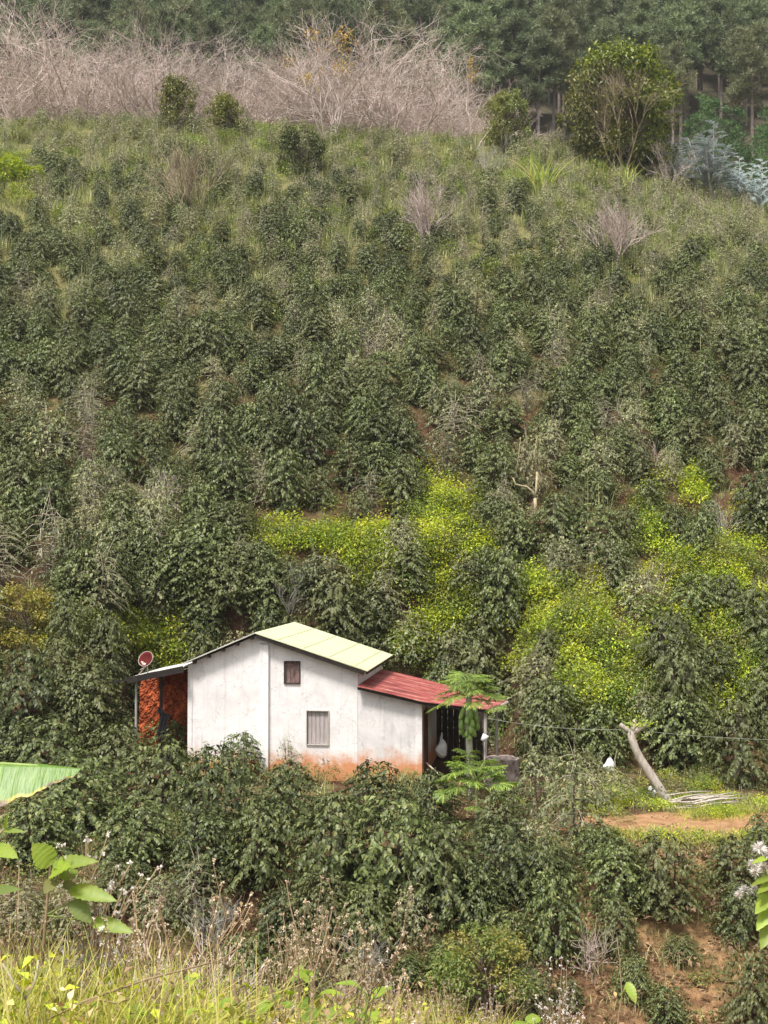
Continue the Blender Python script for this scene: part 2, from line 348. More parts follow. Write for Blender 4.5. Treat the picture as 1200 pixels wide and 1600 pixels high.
def banana():
    m, t, p, out = newmat('banana_leaf_blade')
    uv = t.nodes.new('ShaderNodeUVMap'); sep = t.nodes.new('ShaderNodeSeparateXYZ'); t.links.new(uv.outputs[0], sep.inputs[0])
    mp = t.nodes.new('ShaderNodeMapping'); mp.inputs['Scale'].default_value = (90, 1.5, 1); t.links.new(uv.outputs[0], mp.inputs[0])
    v = noise(t, 1, 3, .5, vec=mp.outputs[0]); n = noise(t, 9, 4)
    c = ramp(t, v, [(.3, (.11, .23, .03)), (.7, (.2, .34, .05))])
    k = t.nodes.new('ShaderNodeMath'); k.operation = 'MULTIPLY_ADD'; k.inputs[1].default_value = .3; t.links.new(n, k.inputs[0]); t.links.new(sep.outputs['Y'], k.inputs[2])
    c = mixc(t, maprange(t, k.outputs[0], .99, 1.08), c, ramp(t, n, [(.45, (.6, .5, .06)), (.58, (.12, .05, .02))]))
    t.links.new(c, p.inputs['Base Color']); p.inputs['Roughness'].default_value = .4
    tr = t.nodes.new('ShaderNodeBsdfTranslucent'); mx = t.nodes.new('ShaderNodeMixShader'); mx.inputs[0].default_value = .35
    t.links.new(c, tr.inputs['Color']); t.links.new(p.outputs[0], mx.inputs[1]); t.links.new(tr.outputs[0], mx.inputs[2]); t.links.new(mx.outputs[0], out.inputs[0])
    bump(t, p, v, .4, .01); return m
M['banana'] = banana()
M['bigleaf'] = leafmat('broad_leaf', [(0, (.17, .29, .04)), (.6, (.29, .38, .05)), (1, (.5, .48, .09))], rough=.48, trans=.35)
t = M['bigleaf'].node_tree; p = next(q for q in t.nodes if q.type == 'BSDF_PRINCIPLED'); src = p.inputs['Base Color'].links[0].from_socket
c = mixc(t, maprange(t, noise(t, 38, 5, .6), .6, .68, 0, .75), src, (.3, .2, .05)); c = mixc(t, maprange(t, noise(t, 11, 3), .45, .7, 0, .6), c, (.16, .24, .04))
for l in [l for l in t.links if l.from_socket == src and l.to_node.type in ('BSDF_PRINCIPLED', 'HUE_SAT')]: t.links.new(c, l.to_socket)

# ------------------------------------------------------------ terrain and path
ys = np.concatenate([np.arange(-14, 9, .5), np.arange(9, 62, .4), np.arange(62, 130, .8), np.arange(130, 300, 3), np.arange(300, 412, 8)])
xs = np.concatenate([np.arange(-260, -46, 7), np.arange(-46, -16, 1.2), np.arange(-16, 16, .4), np.arange(16, 46, 1.2), np.arange(46, 261, 7)])
gx, gy = np.meshgrid(xs, ys)
V = np.stack([gx, gy, tz(gx, gy)], -1).reshape(-1, 3); nx = len(xs)
i, j = np.meshgrid(np.arange(len(ys) - 1), np.arange(nx - 1), indexing='ij'); a = (i * nx + j).ravel()
me = fast_mesh('hillside_ground', V, np.stack([a, a + 1, a + nx + 1, a + nx], 1), M['soil'])
me.polygons.foreach_set('use_smooth', np.ones(len(me.polygons), bool))
link('hillside_ground', me)['kind'] = 'structure'
# dirt path along the terrace
pv = []; us = np.linspace(3.8, 13.5, 48)
for x in us:
    yc = 33.6 + .25 * math.sin(x * .7); wd = 1.6 + .3 * math.sin(x * .9 + 1) + .12 * math.sin(x * 3.7)
    if x < 5.5: wd *= .35 + .65 * (x - 3.8) / 1.7
    for k in range(9):
        y = yc + (k / 4 - 1) * wd + .06 * math.sin(x * 5 + k)
        pv.append((x, y, float(tz(x, y)) + (.03 if 0 < k < 8 else -.06)))
mb = MB(); mb.add(pv, [(i * 9 + k, i * 9 + k + 1, i * 9 + k + 10, i * 9 + k + 9) for i in range(len(us) - 1) for k in range(8)])
link('dirt_path', mb.mesh('dirt_path', M['path'], True))['kind'] = 'structure'

# ------------------------------------------------------------ the farmhouse
TH = R(7.5); HO = at(293, 1210, 40.5); HO.z = 0
house = thing('farmhouse', 'white plastered farmhouse with pale yellow roof and red sheeted porch', 'house', HO, -TH)
def hw(u, v, z): return Vector((HO.x + u * math.cos(TH) + v * math.sin(TH), HO.y - u * math.sin(TH) + v * math.cos(TH), z))
def part(name, mb, mats, parent=house, smooth=False): return link(name, mb.mesh(name, mats, smooth), parent)
def prism(poly, v0, v1):
    """outline in (u, z) drawn out from v0 to v1"""
    n = len(poly); mb = MB()
    mb.add([(u, v0, z) for u, z in poly] + [(u, v1, z) for u, z in poly],
           [tuple(range(n)), tuple(range(2 * n - 1, n - 1, -1))] + [(i, i + n, (i + 1) % n + n, (i + 1) % n) for i in range(n)])
    return mb
def cut(o, holes):
    cs = []
    for (u0, u1, z0, z1, v0, v1) in holes:
        mb = MB(); mb.box(((u0 + u1) / 2, (v0 + v1) / 2, (z0 + z1) / 2), (u1 - u0, v1 - v0, z1 - z0))
        c = link('cutter', mb.mesh('cutter', [])); c.parent = o.parent; cs.append(c)
        md = o.modifiers.new('b', 'BOOLEAN'); md.operation = 'DIFFERENCE'; md.object = c; md.solver = 'EXACT'
    bpy.context.view_layer.update()
    nm = bpy.data.meshes.new_from_object(o.evaluated_get(bpy.context.evaluated_depsgraph_get()))
    o.modifiers.clear(); o.data = nm
    for c in cs: bpy.data.objects.remove(c)
DEP = 5.6; W1 = 5.41; W2 = 7.41; RU, RZ = 2.22, 4.55; LZ = 3.6; EZ = 3.52
front = part('front_wall', prism([(0, -.3), (W1, -.3), (W1, EZ), (RU, RZ - .06), (0, LZ - .04)], 0, .18), [M['white_wall']])
cut(front, [(3.1, 3.587, 3.01, 3.69, -.1, .12), (3.81, 4.5, 1.12, 2.17, -.1, .12)])
mb = MB(); mb.box((.09, DEP / 2 + .09, 1.6), (.18, DEP - .18, 3.9)); part('side_wall', mb, [M['white_wall']])
mb = MB(); mb.box((W1 - .09, DEP / 2 + .09, 1.6), (.18, DEP - .18, 3.8)); part('side_wall', mb, [M['white_wall']])
part('back_wall', prism([(.18, -.3), (W1 - .18, -.3), (W1 - .18, EZ), (RU, RZ - .06), (.18, LZ - .04)], DEP - .18, DEP), [M['white_wall']])
mb = MB(); mb.box((2.47, -.05, 1.95), (.27, .1, 4.5)); mb.box((2.47, -.055, 4.3), (.31, .11, .06)); part('pilaster', mb, [M['white_trim']])
mb = MB(); mb.box((0.07, -.012, 1.65), (.14, .02, 3.85)); part('corner_pilaster', mb, [M['white_wall']])
# annex under the red roof
an = part('annex_wall', prism([(W1 + .005, -.3), (W2 - .2, -.3), (W2 - .2, 2.52), (W1 + .005, 2.93)], .012, .16), [M['grey_wall']])
mb = MB(); mb.box((W2 - .1, .1, 1.12), (.2, .24, 2.84)); part('annex_corner_post', mb, [M['white_wall']])
sidew = MB(); sidew.box((W2 - .09, 2.9, 1.1), (.15, 5.35, 2.8)); sw = part('annex_side_wall', sidew, [M['grey_wall']])
cut(sw, [(W2 - .4, W2 + .2, -.35, 2.12, .55, 1.75)])
mb = MB()
for vv in (.59, 1.71): mb.box((W2 - .08, vv, .9), (.2, .09, 2.4))
mb.box((W2 - .08, 1.15, 2.1), (.2, 1.03, .09)); part('door_frame', mb, [M['brown_door']])
mb = MB()
for k in range(5): mb.box((W2 - .15, .75 + k * .2, .88), (.035, .19, 2.3))
part('door', mb, [M['brown_door']])
# shutters
def shutter(name, u0, u1, z0, z1, n, mat, fm, deep):
    mb = MB(); wd = (u1 - u0 - .04) / n; rng = random.Random(n)
    for k in range(n): mb.box((u0 + .02 + wd * (k + .5), deep + rng.uniform(-.006, .006), (z0 + z1) / 2 + rng.uniform(-.008, .008)), (wd - .012, .025, z1 - z0 - .03))
    s = part(name, mb, [mat])
    f = MB(); t = .024
    for u in (u0 - t / 2 + .01, u1 + t / 2 - .01): f.box((u, .0, (z0 + z1) / 2), (t, .09, z1 - z0 + .03))
    for z in (z0 - t / 2 + .01, z1 + t / 2 - .01): f.box(((u0 + u1) / 2, .002, z), (u1 - u0 - .025, .1, t))
    link('frame', f.mesh('frame', fm), s)
    for zf in (.22, .78):
        b = MB(); b.box(((u0 + u1) / 2, deep + .022, z0 + (z1 - z0) * zf), (u1 - u0 - .06, .018, .06)); link('batten', b.mesh('batten', mat), s)
shutter('window_shutter', 3.1, 3.587, 3.01, 3.69, 3, M['shutter_dark'], M['dark_wood'], .085)
shutter('window_shutter', 3.81, 4.5, 1.12, 2.17, 5, M['shutter'], M['post_grey'], .05)
# main roof: right slope in pale sheets, left slope in weathered ones
OV = .32
def sheet(p0, p1, v0, v1, th, wave=0, ext=.0):
    """roof slab from (u,z) p0 to p1; v0..v1 deep; ripples across v"""
    mb = MB(); n = max(2, int((v1 - v0) / .045)) if wave else 2
    V = []; d = Vector((p1[0] - p0[0], 0, p1[1] - p0[1])); nn = Vector((-d.z, 0, d.x)).normalized()
    if nn.z < 0: nn = -nn
    for k in range(n):
        v = v0 + (v1 - v0) * k / (n - 1); h = wave * math.sin(v / .18 * 2 * PI)
        for s in range(7):
            q = Vector((p0[0], v, p0[1])) + d * s / 6 + nn * h; V += [q, q - nn * th]
    Fc = []
    for k in range(n - 1):
        for s in range(6):
            b = (k * 7 + s) * 2; c = b + 14
            Fc += [(b, b + 2, c + 2, c), (b + 1, c + 1, c + 3, b + 3)]
        b = k * 14; c = b + 14; Fc += [(b, c, c + 1, b + 1), (b + 12, b + 13, c + 13, c + 12)]
    for b in (0, (n - 1) * 14):
        for s in range(6): Fc.append((b + 2 * s, b + 2 * s + 1, b + 2 * s + 3, b + 2 * s + 2))
    mb.add(V, Fc); return mb
rp = part('roof', sheet((RU, RZ + .05), (5.78, EZ - .06), -OV, DEP + .3, .03), [M['roof_yellow']]); rp['label'] = 'pale yellow roof slope of smooth sheets'
dz = (EZ - .06 - RZ - .05) / (5.78 - RU)
for k in range(1, 5):   # screwed overlaps of the sheets
    u = RU + (5.78 - RU) * (k - .12) / 4.4; nm = MB()
    nm.box((u, DEP / 2 - .01, RZ + .05 + dz * (u - RU) + .003), (.04, DEP + .55, .012), 0, Matrix.Rotation(math.atan2(-dz, 1), 3, 'Y'))
    link('lap_seam', nm.mesh('lap_seam', M['seam']), rp)
fa = MB()
ru = Vector((5.7 - RU, 0, (EZ - .06 - RZ - .05))); ang = math.atan2(-ru.z, ru.x)
fa.box((RU + ru.x / 2, -OV + .045, RZ - .055 + ru.z / 2), (ru.length - .1, .05, .11), 0, Matrix.Rotation(ang, 3, 'Y'))
fa.box((RU + ru.x / 2, DEP + .2, RZ - .055 + ru.z / 2), (ru.length - .1, .05, .11), 0, Matrix.Rotation(ang, 3, 'Y'))
fa.box((5.72, DEP / 2, EZ - .13), (.05, DEP + .4, .1)); link('fascia', fa.mesh('fascia', M['fascia']), rp)
lp = part('roof', sheet((RU - .005, RZ + .05), (-.12, LZ + .01), -OV, DEP + .3, .035), [M['roof_grey']]); lp['label'] = 'weathered grey roof slope seen almost edge on'
for k in range(5):
    u = .25 + k * .46; z = LZ + .01 + (RZ + .04 - LZ) * (u + .12) / (RU + .12) - .12
    p_ = MB(); p_.box((u, DEP / 2 - .02, z), (.07, DEP + .5, .1)); link('purlin', p_.mesh('purlin', M['dark_wood']), lp)
# red sheet roof over annex and porch
prof = [(W1 + .03, 2.98), (6.5, 2.75), (7.5, 2.53), (8.6, 2.42), (9.55, 2.32)]
backv = [5.5, 5.5, 5.3, 3.9, 2.2]; fru = [0, 0, 0, 0, 0]; mb = MB(); NV = 150
for kk in range(NV):
    s = kk / (NV - 1)
    for q, ((u, z), bv) in enumerate(zip(prof, backv)):
        v = -.3 + (bv + .3) * s; u2 = u + (.36 * s if q == 4 else 0)
        h = .016 * math.sin(s * 5.6 / .17 * 2 * PI)
        mb.v += [(u2, v, z + h), (u2, v, z + h - .012)]
mb.n = len(mb.v)
for kk in range(NV - 1):
    for q in range(4):
        b = (kk * 5 + q) * 2; c = b + 10; mb.f += [[b, b + 2, c + 2, c], [b + 1, c + 1, c + 3, b + 3]]; mb.m += [0, 0]
    b = kk * 10; mb.f += [[b, b + 10, b + 11, b + 1], [b + 8, b + 9, b + 19, b + 18]]; mb.m += [0, 0]
for b in (0, (NV - 1) * 10):
    for q in range(4): mb.f.append([b + 2 * q, b + 2 * q + 1, b + 2 * q + 3, b + 2 * q + 2]); mb.m.append(0)
rr = part('porch_roof', mb, [M['roof_red']]); rr['label'] = 'faded red corrugated roof over annex and porch'
fa = MB()
for (u0, z0), (u1, z1) in zip(prof[:-1], prof[1:]):
    d = Vector((u1 - u0, 0, z1 - z0)); fa.box(((u0 + u1) / 2, -.235, (z0 + z1) / 2 - .075), (d.length - .004, .04, .07), 0, Matrix.Rotation(math.atan2(-d.z, d.x), 3, 'Y'))
link('fascia', fa.mesh('fascia', M['fascia']), rr)
eb = MB(); q0, q1 = Vector((9.6, -.25, 2.27)), Vector((9.95, 2.2, 2.27)); eb.tube([q0, q1], .05, 6); link('eave_beam', eb.mesh('eave_beam', M['dish_rim']), rr)
# porch posts, back wall of the porch, lean-to
def post(u, v, z, r, mat, lab=None, tilt=0):
    p_ = MB(); p_.tube([(u, v, -.25), (u + tilt * .5, v, z / 2), (u + tilt, v, z)], [r * 1.08, r, r * .95], 7)
    o = part('post', p_, [mat]); 
    if lab: o['label'] = lab
    return o
post(9.36, -.1, 2.3, .055, M['post_grey']); post(9.6, 2.0, 2.28, .05, M['post_grey']); post(8.2, 3.6, 2.42, .05, M['dark_wood'])
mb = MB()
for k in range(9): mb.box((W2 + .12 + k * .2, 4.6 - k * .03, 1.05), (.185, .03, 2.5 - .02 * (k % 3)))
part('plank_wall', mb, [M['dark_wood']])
LU = -1.85
lean = part('lean_to_roof', sheet((-.02, LZ - .07), (LU, 3.14), -.42, 3.4, .02, .012), [M['roof_grey']])
fa = MB(); d = Vector((LU, 0, 3.14 - LZ + .07)); aa = math.atan2(-d.z, d.x)
fa.box((LU / 2, -.455, (LZ - .07 + 3.14) / 2 - .075), (d.length - .03, .05, .2), 0, Matrix.Rotation(aa, 3, 'Y'))
fa.box((LU / 2, 2.6, (LZ - .07 + 3.14) / 2 - .1), (d.length - .03, .06, .12), 0, Matrix.Rotation(aa, 3, 'Y'))
fa.box((LU + .06, 1.4, 3.05), (.06, 3.7, .1)); link('beam', fa.mesh('beam', M['fascia']), lean)
for uu, vv, ln in ((LU - .4, .3, .9), (LU - .3, 1.6, .7)):
    tv = MB(); tv.box((uu, vv, 2.985), (ln, .07, .06), 0, Matrix.Rotation(-.14, 3, 'Y')); link('rafter_end', tv.mesh('rafter_end', M['fascia']), lean)
post(-1.62, -.2, 3.02, .04, M['post_grey'], 'pale thin post of the lean-to'); post(-.9, .1, 3.2, .055, M['dark_wood'], 'dark post of the lean-to')
# raw clay wall closing the lean-to at the back
mb = MB(); nu, nz = 60, 80; rng = np.random.default_rng(5)
u = np.linspace(-2.35, -.005, nu); z = np.linspace(-.2, 2.93, nz); U, Z = np.meshgrid(u, z); Z = Z * (1 + .14 * (U + 2) / 2)
dd = .03*np.sin(U*9+Z*4)*np.sin(Z*7-U*3) + .03*np.sin(U*21+2)*np.sin(Z*17) + rng.normal(0, .02, U.shape) + .12*(Z-1.5)/1.5
Vv = [hw(a, 2.3 + b, c) for a, b, c in zip(U.ravel(), dd.ravel(), Z.ravel())]
mb.add(Vv, [(i*nu+j, i*nu+j+1, (i+1)*nu+j+1, (i+1)*nu+j) for i in range(nz-1) for j in range(nu-1)])
b0 = mb.n; mb.add([hw(a, 2.9, c) for a in (-2.35, -.005) for c in (-.2, 2.93)], [(0, 1, 3, 2)])
mb.f += [[0, (nz-1)*nu, b0+1, b0], [nu-1, b0+2, b0+3, nz*nu-1], [(nz-1)*nu + k for k in range(nu)] + [b0+3, b0+1]]; mb.m += [0, 0, 0]
tag(link('earth_wall', mb.mesh('earth_wall', M['clay'])), 'rough orange red clay wall at the back of the lean-to', 'wall')

# ------------------------------------------------------------ small things round the house
dish = thing('satellite_dish', 'rusty dark red satellite dish on the lean-to roof', 'satellite dish', hw(-1.42, .2, 3.2), -.5); dish.scale = (.86, .86, .86)
rot = Matrix.Rotation(R(62), 4, 'X'); mb = MB()
mb.lathe([(0.001, 0), (.1, .01), (.2, .035), (.285, .07), (.285, .06), (.2, .02), (.1, -.006), (0.001, -.016)], 24)
me = mb.mesh('reflector', M['dish_red'], True); me.transform(Matrix.Translation((0, 0, .56)) @ Matrix.Rotation(R(12), 4, 'Y') @ rot); link('reflector', me, dish)
mb = MB(); mb.lathe([(.28, .066), (.305, .073), (.305, .063), (.28, .055)], 24); mb.box((.02, -.2, .046), (.16, .1, .012)); mb.box((-.1, -.16, .036), (.1, .08, .012))
me = mb.mesh('rim', M['dish_rim']); me.transform(Matrix.Translation((0, 0, .56)) @ Matrix.Rotation(R(12), 4, 'Y') @ rot); link('rim', me, dish)
mb = MB(); mb.tube([(0, .04, .52), (-.02, .1, 0)], .022, 6); link('mast', mb.mesh('mast', M['dish_rim']), dish)
mb = MB(); mb.tube([(0, -.02, .32), (-.32, -.1, -.04)], .014, 5); mb.tube([(.0, -.02, .3), (-.02, -.35, .2)], .012, 5); link('strut', mb.mesh('strut', M['dish_rim']), dish)
def blob(rng, seg, ring, fx, sub=0.0):
    V = []; Fc = []
    for i in range(ring + 1):
        th = PI * i / ring
        for j in range(seg):
            ph = 2 * PI * j / seg; r = fx(th, ph) * (1 + rng.uniform(-sub, sub))
            V.append((r * math.sin(th) * math.cos(ph), r * math.sin(th) * math.sin(ph), r * math.cos(th)))
    for i in range(ring):
        for j in range(seg): Fc.append((i * seg + j, i * seg + (j + 1) % seg, (i + 1) * seg + (j + 1) % seg, (i + 1) * seg + j))
    return V, Fc
def bag(name, label, loc, sx, sy, sz, mat, seed, rz=0, knot=True, tilt=0):
    rng = random.Random(seed); mb = MB()
    V, Fc = blob(rng, 18, 14, lambda th, ph: 1 + .12 * math.sin(3 * ph + th * 2) * math.sin(th) + .1 * math.sin(5 * ph - 3 * th), .05)
    V = [(x * sx * (1 - (.72 if knot else .3) * max(0, z + .3) ** .8) + .12 * sx * math.sin(z * 5), y * sy * (1 - (.7 if knot else .3) * max(0, z + .3) ** .8), z * sz) for x, y, z in V]; mb.add(V, Fc)
    o = tag(link(name, mb.mesh(name, mat, True), None, loc), label, 'bag'); o.rotation_euler = (0, tilt, rz)
    if knot:
        k = MB(); k.tube([(0, 0, sz * .8), (.02, 0, sz * 1.1), (.0, 0, sz * 1.2)], [sx * .2, sx * .1, sx * .16], 8); link('knot', k.mesh('knot', mat, True), o)
    return o
mb = MB(); prof_c = [(-.1, -.05, .04), (-.02, -.12, .08), (.06, -.1, .12), (.12, -.02, .3), (.2, -.02, .29), (.34, -.03, .25), (.44, -.04, .21), (.56, -.06, .22), (.66, -.08, .24), (.74, -.08, .2), (.82, -.06, .1), (.95, -.06, .04)]
for zz, ua, ub in prof_c:
    for q in range(13): f = q / 12; mb.v.append((ua + (ub - ua) * f, .035 * math.sin(f * 15 + zz * 5) + .02 * math.sin(f * 31), 2.1 - zz - .03 * math.sin(f * 9) * (zz > .7)))
mb.n = len(mb.v)
for i in range(len(prof_c) - 1):
    for q in range(12): mb.f.append([i * 13 + q, i * 13 + q + 1, i * 13 + q + 14, i * 13 + q + 13]); mb.m.append(0)
o = tag(link('hanging_cloth', mb.mesh('hanging_cloth', M['cloth_dark'], True), None, hw(-.88, -.02, 0)), 'ragged dark cloth hanging from the dark lean-to post', 'cloth'); o.rotation_euler.z = -TH
md = o.modifiers.new('thickness', 'SOLIDIFY'); md.thickness = .02
bag('plastic_bag', 'translucent grey plastic bag hanging in the dark porch', at(690, 1166, 40.6), .21, .15, .34, M['bag_grey'], 4)
bag('sack', 'bright white sack among weeds between well ring and leaning trunk', at(952, 1196, 38.4), .19, .14, .21, M['bag_white'], 8, .5, False, .3)
bag('plastic_bag', 'pinkish white plastic bag at the foot of the leaning trunk', at(1017, 1240, 37.2), .16, .13, .2, M['bag_white'], 11, .2, False)
pw = at(785, 1216, 38.6); ring = thing('well_ring', 'stained concrete well ring beside the porch post', 'well', (pw.x, pw.y, 0), .4)
mb = MB(); k = 32; rng = random.Random(2); prof_ = [(.5, -.1), (.515, .1), (.505, .4), (.51, .8), (.515, .93), (.47, .95), (.43, .93), (.43, .5), (.43, .3)]
mb.lathe(prof_, k)
mb.v = [(x * (1 + .01 * math.sin(7 * math.atan2(y, x))), y, z + (.006 * math.sin(3 * math.atan2(y, x)) - .035 * (math.sin(5 * math.atan2(y, x) + 1) > .7) if z > .85 else 0)) for x, y, z in mb.v]
link('wall', mb.mesh('wall', M['concrete']), ring)
mb = MB(); mb.lathe([(.001, .42), (.2, .45), (.428, .4)], 20); link('rubble_fill', mb.mesh('rubble_fill', M['concrete']), ring)
cup = thing('paint_tub', 'small white tub tied to the porch post', 'tub', at(757, 1153, 38.95), 0); cup.rotation_euler = (0, R(28), 0)
mb = MB(); mb.lathe([(.001, -.1), (.08, -.1), (.1, .1), (.09, .1), (.07, -.08), (.001, -.08)], 14); link('tub_wall', mb.mesh('tub_wall', M['bag_white'], True), cup)
mb = MB(); mb.tube([(-.1, 0, .08), (-.06, .0, .2), (.06, 0, .2), (.1, 0, .08)], .006, 4); link('handle', mb.mesh('handle', M['wire']), cup)
mb = MB(); p0 = hw(W2 + .08, .5, .55); p1 = hw(8.25, -.25, .02); mb.tube([p0, (p0 + p1) / 2 + Vector((0, 0, .03)), p1], .025, 6)
tag(link('pole', mb.mesh('pole', M['twig'])), 'thin pale pole leaning against the annex corner', 'pole')
mb = MB(); mb.box((0, 0, .28), (.55, .05, .34)); mb.tube([(-.2, 0.04, -.4), (-.2, 0.04, .3)], .03, 5); mb.tube([(.2, 0.04, -.4), (.2, 0.04, .3)], .03, 5)
tag(link('signboard', mb.mesh('signboard', M['black']), None, onto(16.2 * 111 / 57.5, 111)), 'small black board beside the silvery shrubs', 'board')
mb = MB(); rng = random.Random(6); V, Fc = blob(rng, 12, 8, lambda th, ph: .3 + .05 * math.sin(3 * ph + th), .08); mb.add([(x * 1.3, y, z * .8) for x, y, z in V], Fc)
tag(link('boulder', mb.mesh('boulder', M['rock']), None, ground(45, 182)), 'small pale boulder below the bare grey trees', 'boulder')

# leaning dead trunk, wire, stick pile
b0 = ground(1044, 1256); t0 = at(985, 1140, b0.y + .2)
lt = thing('dead_trunk', 'leaning dead trunk with sawn forked top holding the wire', 'tree trunk', b0)
dv = t0 - b0; pts = [dv * s + Vector((.05 * math.sin(s * 6) - .12 * math.sin(s * PI), 0, 0)) for s in np.linspace(-.08, 1, 9)]
mb = MB(); mb.tube(pts, [.17, .15, .135, .13, .125, .115, .11, .115, .09], 9); link('trunk', mb.mesh('trunk', M['trunk_pale'], True), lt)
for q in ((-.32, .22), (.1, .34), (.38, .2)):
    mb = MB(); mb.tube([dv * .95, dv * .97 + Vector((q[0] * .5, 0, q[1] * .35)), dv * .97 + Vector((q[0], 0, q[1]))], [.08, .07, .055], 7); link('branch', mb.mesh('branch', M['trunk_pale'], True), lt)
rg = np.random.default_rng(4); n = 70
P = np.array(dv * .99)[None] + rg.normal(0, 1, (n, 3)) * [.24, .12, .07] + [.18, -.08, .2]; V, Fc = leaf_arrays(P, rg.normal(0, 1, (n, 3)) + [0, 0, .2], rg.normal(0, .4, (n, 3)) + [0, -.4, 1], rg.uniform(.08, .14, n), rg.uniform(.04, .07, n))
link('foliage', fast_mesh('shoots', V, Fc, M['lime']), lt)
def cable(p, q, sag):
    mb = MB(); mb.tube([p.lerp(q, s) + Vector((0, 0, -sag * 4 * s * (1 - s))) for s in np.linspace(0, 1, 14)], .006, 4)
    return mb
wr = thing('fence_wire', 'thin pale wire strung from the porch post over the leaning trunk', 'wire', (0, 0, 0))
pp = hw(9.4, -.15, 2.05)
link('span', cable(pp, b0 + dv * 1.0 + Vector((0, -.1, .02)), .12).mesh('span', M['wire']), wr)
link('span', cable(b0 + dv + Vector((0, -.1, .02)), at(1290, 1156, 38.5), .1).mesh('span', M['wire']), wr)
rng = random.Random(12); pc = ground(1100, 1262)
for k in range(24):
    L_ = rng.uniform(.9, 2.0); a = rng.gauss(.12, .16); mb = MB(); c = Vector((pc.x + rng.gauss(.05, .3), pc.y + rng.gauss(.1, .22), .06 + .035 * (k // 3) + rng.uniform(0, .03)))
    d = Vector((math.cos(a), math.sin(a) * 1.4, rng.gauss(.05, .05))).normalized(); nrm = Vector((0, 0, 1)); bw = rng.uniform(-.06, .06)
    mb.tube([d * L_ * (s - .5) + nrm * bw * math.sin(s * PI) for s in (0, .25, .5, .75, 1)], [.022, .02, .018, .015, .008], 5)
    tag(link('stick', mb.mesh('stick', M['trunk_pale'], True), None, c), 'bare pale stick in the brushwood pile beside the dirt path', 'stick', 'sticks in the brushwood pile')

